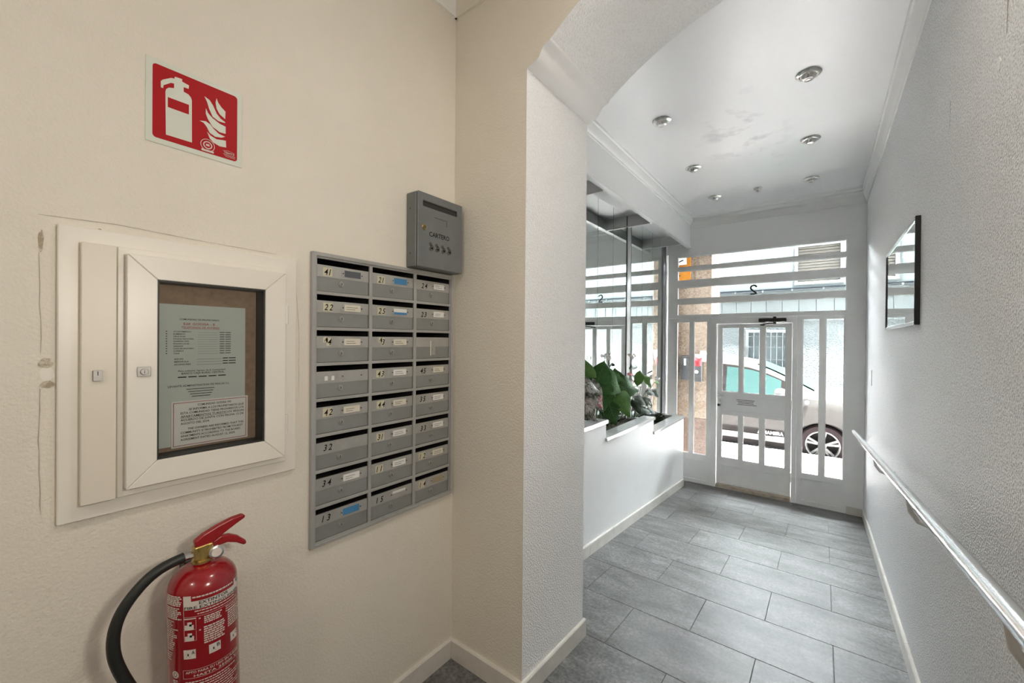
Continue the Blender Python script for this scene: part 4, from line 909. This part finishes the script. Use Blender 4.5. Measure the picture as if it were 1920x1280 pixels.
bm_.add(vs, [(i * 7 + j, i * 7 + j + 1, (i + 1) * 7 + j + 1, (i + 1) * 7 + j) for i in range(8) for j in range(6)]).build('bag_skin', 'redbag', rb, smooth=70)
pb = thing('paper_bundle', 'white papers poking out above the red bag', 'paper', (-1.32, 6.03, -.26))
for k, (x, a, h) in enumerate(((-1.33, .3, .15), (-1.305, .15, .12), (-1.36, -.2, .10))):
    MB().add([(x - .03, 6.02 + k * .012, -.28), (x + .03, 6.02 + k * .012, -.28), (x + .03 + a * .1, 6.0 + k * .012, -.28 + h), (x - .03 + a * .1, 6.0 + k * .012, -.28 + h), (x - .03, 6.024 + k * .012, -.28), (x + .03, 6.024 + k * .012, -.28), (x + .03 + a * .1, 6.004 + k * .012, -.28 + h), (x - .03 + a * .1, 6.004 + k * .012, -.28 + h)], [(0, 1, 2, 3), (7, 6, 5, 4), (0, 4, 5, 1), (2, 6, 7, 3), (1, 5, 6, 2), (0, 3, 7, 4)]).build('sheet', 'paper_white', pb)
og = thing('orange_sign', 'orange sign with a white square on the granite pier', 'sign', (-1.6, 6.1, .87))
MB().box(-1.75, -1.492, 6.085, 6.102, .865, 1.215).build('plate', 'orange', og, bevel=.002); MB().box(-1.69, -1.547, 6.082, 6.086, 1.085, 1.19).build('white_field', 'paper_white', og)
MB().prism([(-1.655, 1.118), (-1.59, 1.142), (-1.586, 1.152), (-1.60, 1.156), (-1.655, 1.134)], 'y', 6.080, 6.083).build('symbol', 'car_trim', og); MB().box(-1.69, -1.63, 6.083, 6.086, .925, .94).build('print_line', 'car_trim', og)

# house across the street
YF = 10.85
bd = thing('building', 'pale rendered house front across the street', 'building', (0, YF, road_z))
w1 = (-1.375, -.60, -.56, .205); w2 = (-.45, .27, 1.30, 2.06)
MB().plate('y', YF, YF + .25, -30, 30, -2.0, 2.5, [w1, w2]).build('front_wall', 'facade_p', bd)
MB().plate('y', YF - .02, YF, -30, 30, .97, 2.5, [(w2[0] - .05, w2[1] + .05, w2[2] - .05, w2[3] + .05)]).build('upper_render', 'facade', bd)
pmesh = {}
x = -4.2
while x < 4.4:
    wd = .30; me = pmesh.setdefault(wd, MB().box(-wd / 2 + .004, wd / 2 - .004, -.012, .012, -.245, .245).build('cladding_panel', 'facade_c', bevel=.002, link=False))
    inst('cladding_panel', me, bd, (x, YF - .012, .705)); x += .302
MB().box(-30, 30, YF - .06, YF - .02, 1.135, 1.155).build('conduit', 'cable', bd); MB().box(-30, 30, YF - .05, YF - .02, 1.175, 1.19).build('conduit', 'cable', bd)
for i in range(-6, 5): MB().box(i * .55 - .015, i * .55 + .015, YF - .065, YF - .02, 1.12, 1.165).build('cable_clip', 'facade', bd)
MB().box(-30, 30, YF - .05, YF, .950, .975).build('ledge', 'facade', bd, bevel=.004)
def bwin(name, wn, bars):
    o = MB().plate('y', YF - .03, YF + .08, wn[0] - .06, wn[1] + .06, wn[2] - .06, wn[3] + .06, [wn]).build(name, 'bar', bd, bevel=.004)
    if bars:
        MB().box(wn[0], wn[1], YF + .07, YF + .09, wn[2], wn[3]).build('curtain', 'win_in', o)
        n = 7
        for i in range(1, n): xx_ = wn[0] + (wn[1] - wn[0]) * i / n; MB().cyl((xx_, YF - .045, wn[2] - .04), (xx_, YF - .045, wn[3] + .02), .0048, n=8).build('window_bar', 'bar', o)
        for z in (-.40, -.12, .12): MB().box(wn[0] - .05, wn[1] + .05, YF - .05, YF - .042, z - .005, z + .005).build('window_bar', 'bar', o)
    else:
        z = wn[2]
        while z < wn[3] - .02: MB().box(wn[0], wn[1], YF + .03, YF + .05, z + .004, z + .054).build('shutter_slat', 'shutter', o, bevel=.004); z += .06
        MB().box(wn[0], wn[1], YF + .05, YF + .06, wn[2], wn[3]).build('shutter_back', 'cable', o)
bwin('window', w1, True); bwin('window', w2, False)

# parked car
car = thing('car', 'silver parked people carrier seen through the entrance door', 'car', (-1.4, 9.13, road_z))
yc = 9.13
def loft(stations):
    """stations: (x, [(half width, z), ...]) from underside to top centre; closed body"""
    m = MB(); n = None; vs = []
    for x, sec in stations:
        ring = [(x, yc - a, z) for a, z in sec] + [(x, yc + a, z) for a, z in reversed(sec) if a > 1e-6]
        n = len(ring); vs += ring
    k = len(stations)
    fs = [(i * n + j, i * n + (j + 1) % n, (i + 1) * n + (j + 1) % n, (i + 1) * n + j) for i in range(k - 1) for j in range(n)]
    return m.add(vs, fs + [tuple(range(n)), tuple(range((k - 1) * n, k * n))])
st = []
for x, zb_, zt, hw, cr in ((-3.86, -1.50, -1.12, .74, .02), (-3.80, -1.68, -.98, .85, .03), (-3.4, -1.76, -.91, .915, .03), (-2.6, -1.77, -.895, .93, .03), (-1.5, -1.77, -.895, .93, .03), (-.7, -1.77, -.900, .93, .03), (-.30, -1.77, -.885, .93, .06), (.05, -1.77, -.905, .928, .10), (.35, -1.77, -.955, .92, .11), (.65, -1.76, -1.03, .89, .11), (.86, -1.72, -1.13, .82, .08), (.96, -1.60, -1.30, .72, .03)):
    st.append((x, [(0, zb_), (hw * .86, zb_), (hw * .965, zb_ + .06), (hw * .985, zb_ + .22), (hw, (zb_ + zt) / 2 + .05), (hw * .995, zt - .18), (hw * .965, zt - .04), (hw * .90, zt + cr * .25), (hw * .6, zt + cr * .8), (0, zt + cr)]))
body = loft(st).build('body', 'car', car, smooth=32)
WH = [(.010, -1.66), (-2.80, -1.66)]
cut = MB()
for x, z in WH: cut.cyl((x, yc - 1.2, z), (x, yc - .58, z), .365, n=40); cut.cyl((x, yc + .58, z), (x, yc + 1.2, z), .365, n=40)
co = cut.build('cutter', 'car_trim', car)
bo = body.modifiers.new('b', 'BOOLEAN'); bo.operation = 'DIFFERENCE'; bo.object = co; bo.solver = 'EXACT'
dg = bpy.context.evaluated_depsgraph_get(); dg.update()
nm = bpy.data.meshes.new_from_object(body.evaluated_get(dg)); body.modifiers.clear(); body.data = nm; bpy.data.objects.remove(co)
if len(nm.materials) < 1: nm.materials.append(M['car'])
GH = [(-3.80, -.93, .84), (-3.62, -.62, .79), (-3.42, -.42, .74), (-2.9, -.325, .71), (-2.2, -.295, .70), (-1.6, -.30, .70), (-1.2, -.335, .70), (-.95, -.385, .70), (-.70, -.490, .715), (-.40, -.640, .75), (-.08, -.815, .80)]
def gsec(x, zt, ht): zz = min(-.90, zt - .02); return [(0, -.93), (.885, -.93), (.885 + (ht - .885) * .5, (-.93 + zt - .06) / 2 + .01), (ht + .015, zt - .065), (ht - .04, zt - .02), (ht * .55, zt + .012), (0, zt + .018)]
MB_g = loft([(x, gsec(x, zt, ht)) for x, zt, ht in GH]).build('cabin', 'car', car, smooth=40)
def gi(x):
    for (a, za, ha), (b, zb2, hb) in zip(GH, GH[1:]):
        if a <= x <= b: t = (x - a) / (b - a); return za + (zb2 - za) * t, ha + (hb - ha) * t
    return GH[-1][1:]
def side_glass(name, x0, x1, m_, f0=.05, f1=.86, sgn=-1, n=8, off=.006, slant=0):
    vs = []
    for i in range(n + 1):
        for f in (f0, (f0 + f1) / 2, f1):
            x = x0 + (x1 - x0) * i / n + slant * f; zt, ht = gi(x); z = -.925 + (zt - .065 + .925) * f; hw = .885 + (ht + .015 - .885) * f
            vs.append((x, yc + sgn * (hw + off), z))
    MB().add(vs, [(3 * i + j, 3 * i + j + 1, 3 * i + 3 + j + 1, 3 * i + 3 + j) for i in range(n) for j in range(2)]).build(name, m_, car, smooth=60)
for sg_ in (-1, 1):
    side_glass('window_trim', -3.3, -.42, 'car_trim', .02, .93, sg_, 14, .004); side_glass('side_window', -1.40, -.56, 'car_glass', .05, .86, sg_); side_glass('side_window', -2.45, -1.50, 'car_glass', .05, .86, sg_); side_glass('side_window', -3.25, -2.53, 'car_glass', .05, .86, sg_)
ws_ = []
for i in range(7):
    t = i / 6; x = -.93 + .83 * t; zt, ht = gi(x)
    for s_ in (-1, -.5, 0, .5, 1): ws_.append((x, yc + s_ * (ht - .07), zt + .026 - .016 * s_ * s_))
MB().add(ws_, [(i * 5 + j, i * 5 + j + 1, i * 5 + 6 + j, i * 5 + 5 + j) for i in range(6) for j in range(4)]).build('windscreen', 'car_glass', car, smooth=60)
hw = .93
for nm_, za, zb2, mm, th in (('sill_trim', -1.595, -1.505, 'car_trim', .008), ('sill_strip', -1.700, -1.600, 'car_light', .018), ('sill_base', -1.785, -1.705, 'car_trim', .004)):
    MB().box(-2.40, -.395, yc - hw - th, yc - hw + .06, za, zb2).build(nm_, mm, car, bevel=.004)
MB().text('ALHAMBRA', lambda a, b: (a, yc - hw - .0095, b), .056, -.885, -1.578, .37).build('model_lettering', 'paper_white', car)
MB().box(-2.4, -.3, yc - hw - .004, yc - hw + .02, -1.23, -1.20).build('door_crease', 'car', car, bevel=.008)
for x, z in WH:
    for sgn in (-1, 1):
        wr_ = bpy.data.objects.new('wheel', None); C.objects.link(wr_); wr_.parent = car; wr_.location = Vector((x, yc + sgn * .905, z)) - wl(car)
        o_ = Vector((x, yc + sgn * .905, z)); ax = (0, sgn, 0)
        MB().lathe([(.222, -.19), (.300, -.19), (.325, -.165), (.33, -.10), (.325, -.03), (.300, 0), (.236, .004), (.228, -.01), (.222, -.02), (.222, -.19)], o_, 40, ax).build('tyre', 'tire', wr_, smooth=40)
        rm = MB(); rm.lathe([(.206, -.05), (.206, -.012), (.218, .002), (.230, .003), (.231, -.03), (.228, -.18), (.206, -.18), (.206, -.05)], o_, 40, ax)
        rm.lathe([(.001, -.03), (.052, -.03), (.055, -.012), (.045, -.004), (.001, -.002)], o_, 24, ax)
        for k in range(5):
            for da in (-.16, .16):
                an = k * 2 * math.pi / 5 + .3; u = Vector((math.cos(an + da * .6), 0, math.sin(an + da * .6))); u2 = Vector((math.cos(an + da), 0, math.sin(an + da))); tv = Vector((-u2.z, 0, u2.x))
                a_, b2 = o_ + u * .045 + Vector((0, -sgn * .012, 0)), o_ + u2 * .212 + Vector((0, -sgn * .002, 0)); d_ = Vector((0, -sgn * .03, 0))
                rm.add([a_ - tv * .013, a_ + tv * .013, b2 + tv * .020, b2 - tv * .020, a_ - tv * .013 + d_, a_ + tv * .013 + d_, b2 + tv * .020 + d_, b2 - tv * .020 + d_], [(0, 1, 2, 3), (7, 6, 5, 4), (0, 4, 5, 1), (2, 6, 7, 3), (1, 5, 6, 2), (0, 3, 7, 4)])
        rm.build('rim', 'alloy', wr_, smooth=35)
        MB().lathe([(.001, -.12), (.205, -.12), (.205, -.13), (.001, -.13)], o_, 24, ax).build('brake_disc', 'car_trim', wr_)
for x, z in WH: MB().lathe([(.355, 0), (.372, 0), (.372, .12), (.355, .12), (.355, 0)], (x, yc - .925, z), 40, (0, 1, 0)).build('arch_liner', 'car_trim', car, smooth=40)
dm = MB().lathe([(.001, -.085), (.055, -.075), (.085, -.03), (.09, .03), (.07, .07), (.001, .085)], (-.56, yc - 1.03, -.86), 16, (1, 0, 0)); dm.build('door_mirror', 'car_light', car, smooth=50)
MB().tube([(-.56, yc - .99, -.88), (-.58, yc - .90, -.91)], .02, 8).build('mirror_arm', 'car_trim', car)
MB().prism([(.62, -1.13), (.90, -1.22), (.88, -1.32), (.66, -1.27)], 'y', yc - .915, yc - .60).build('headlight', 'car_light', car, bevel=.01)
MB().lathe([(.001, -.012), (.03, -.008), (.03, .008), (.001, .012)], (-.20, yc - .933, -.985), 14, (0, 1, 0)).build('side_repeater', 'paper_white', car, smooth=50)

# ------------------------------------------------------------------ lift everything so that the lobby floor lies at height zero
for o in C.objects:
    if o.parent is None: o.location.z += EYE
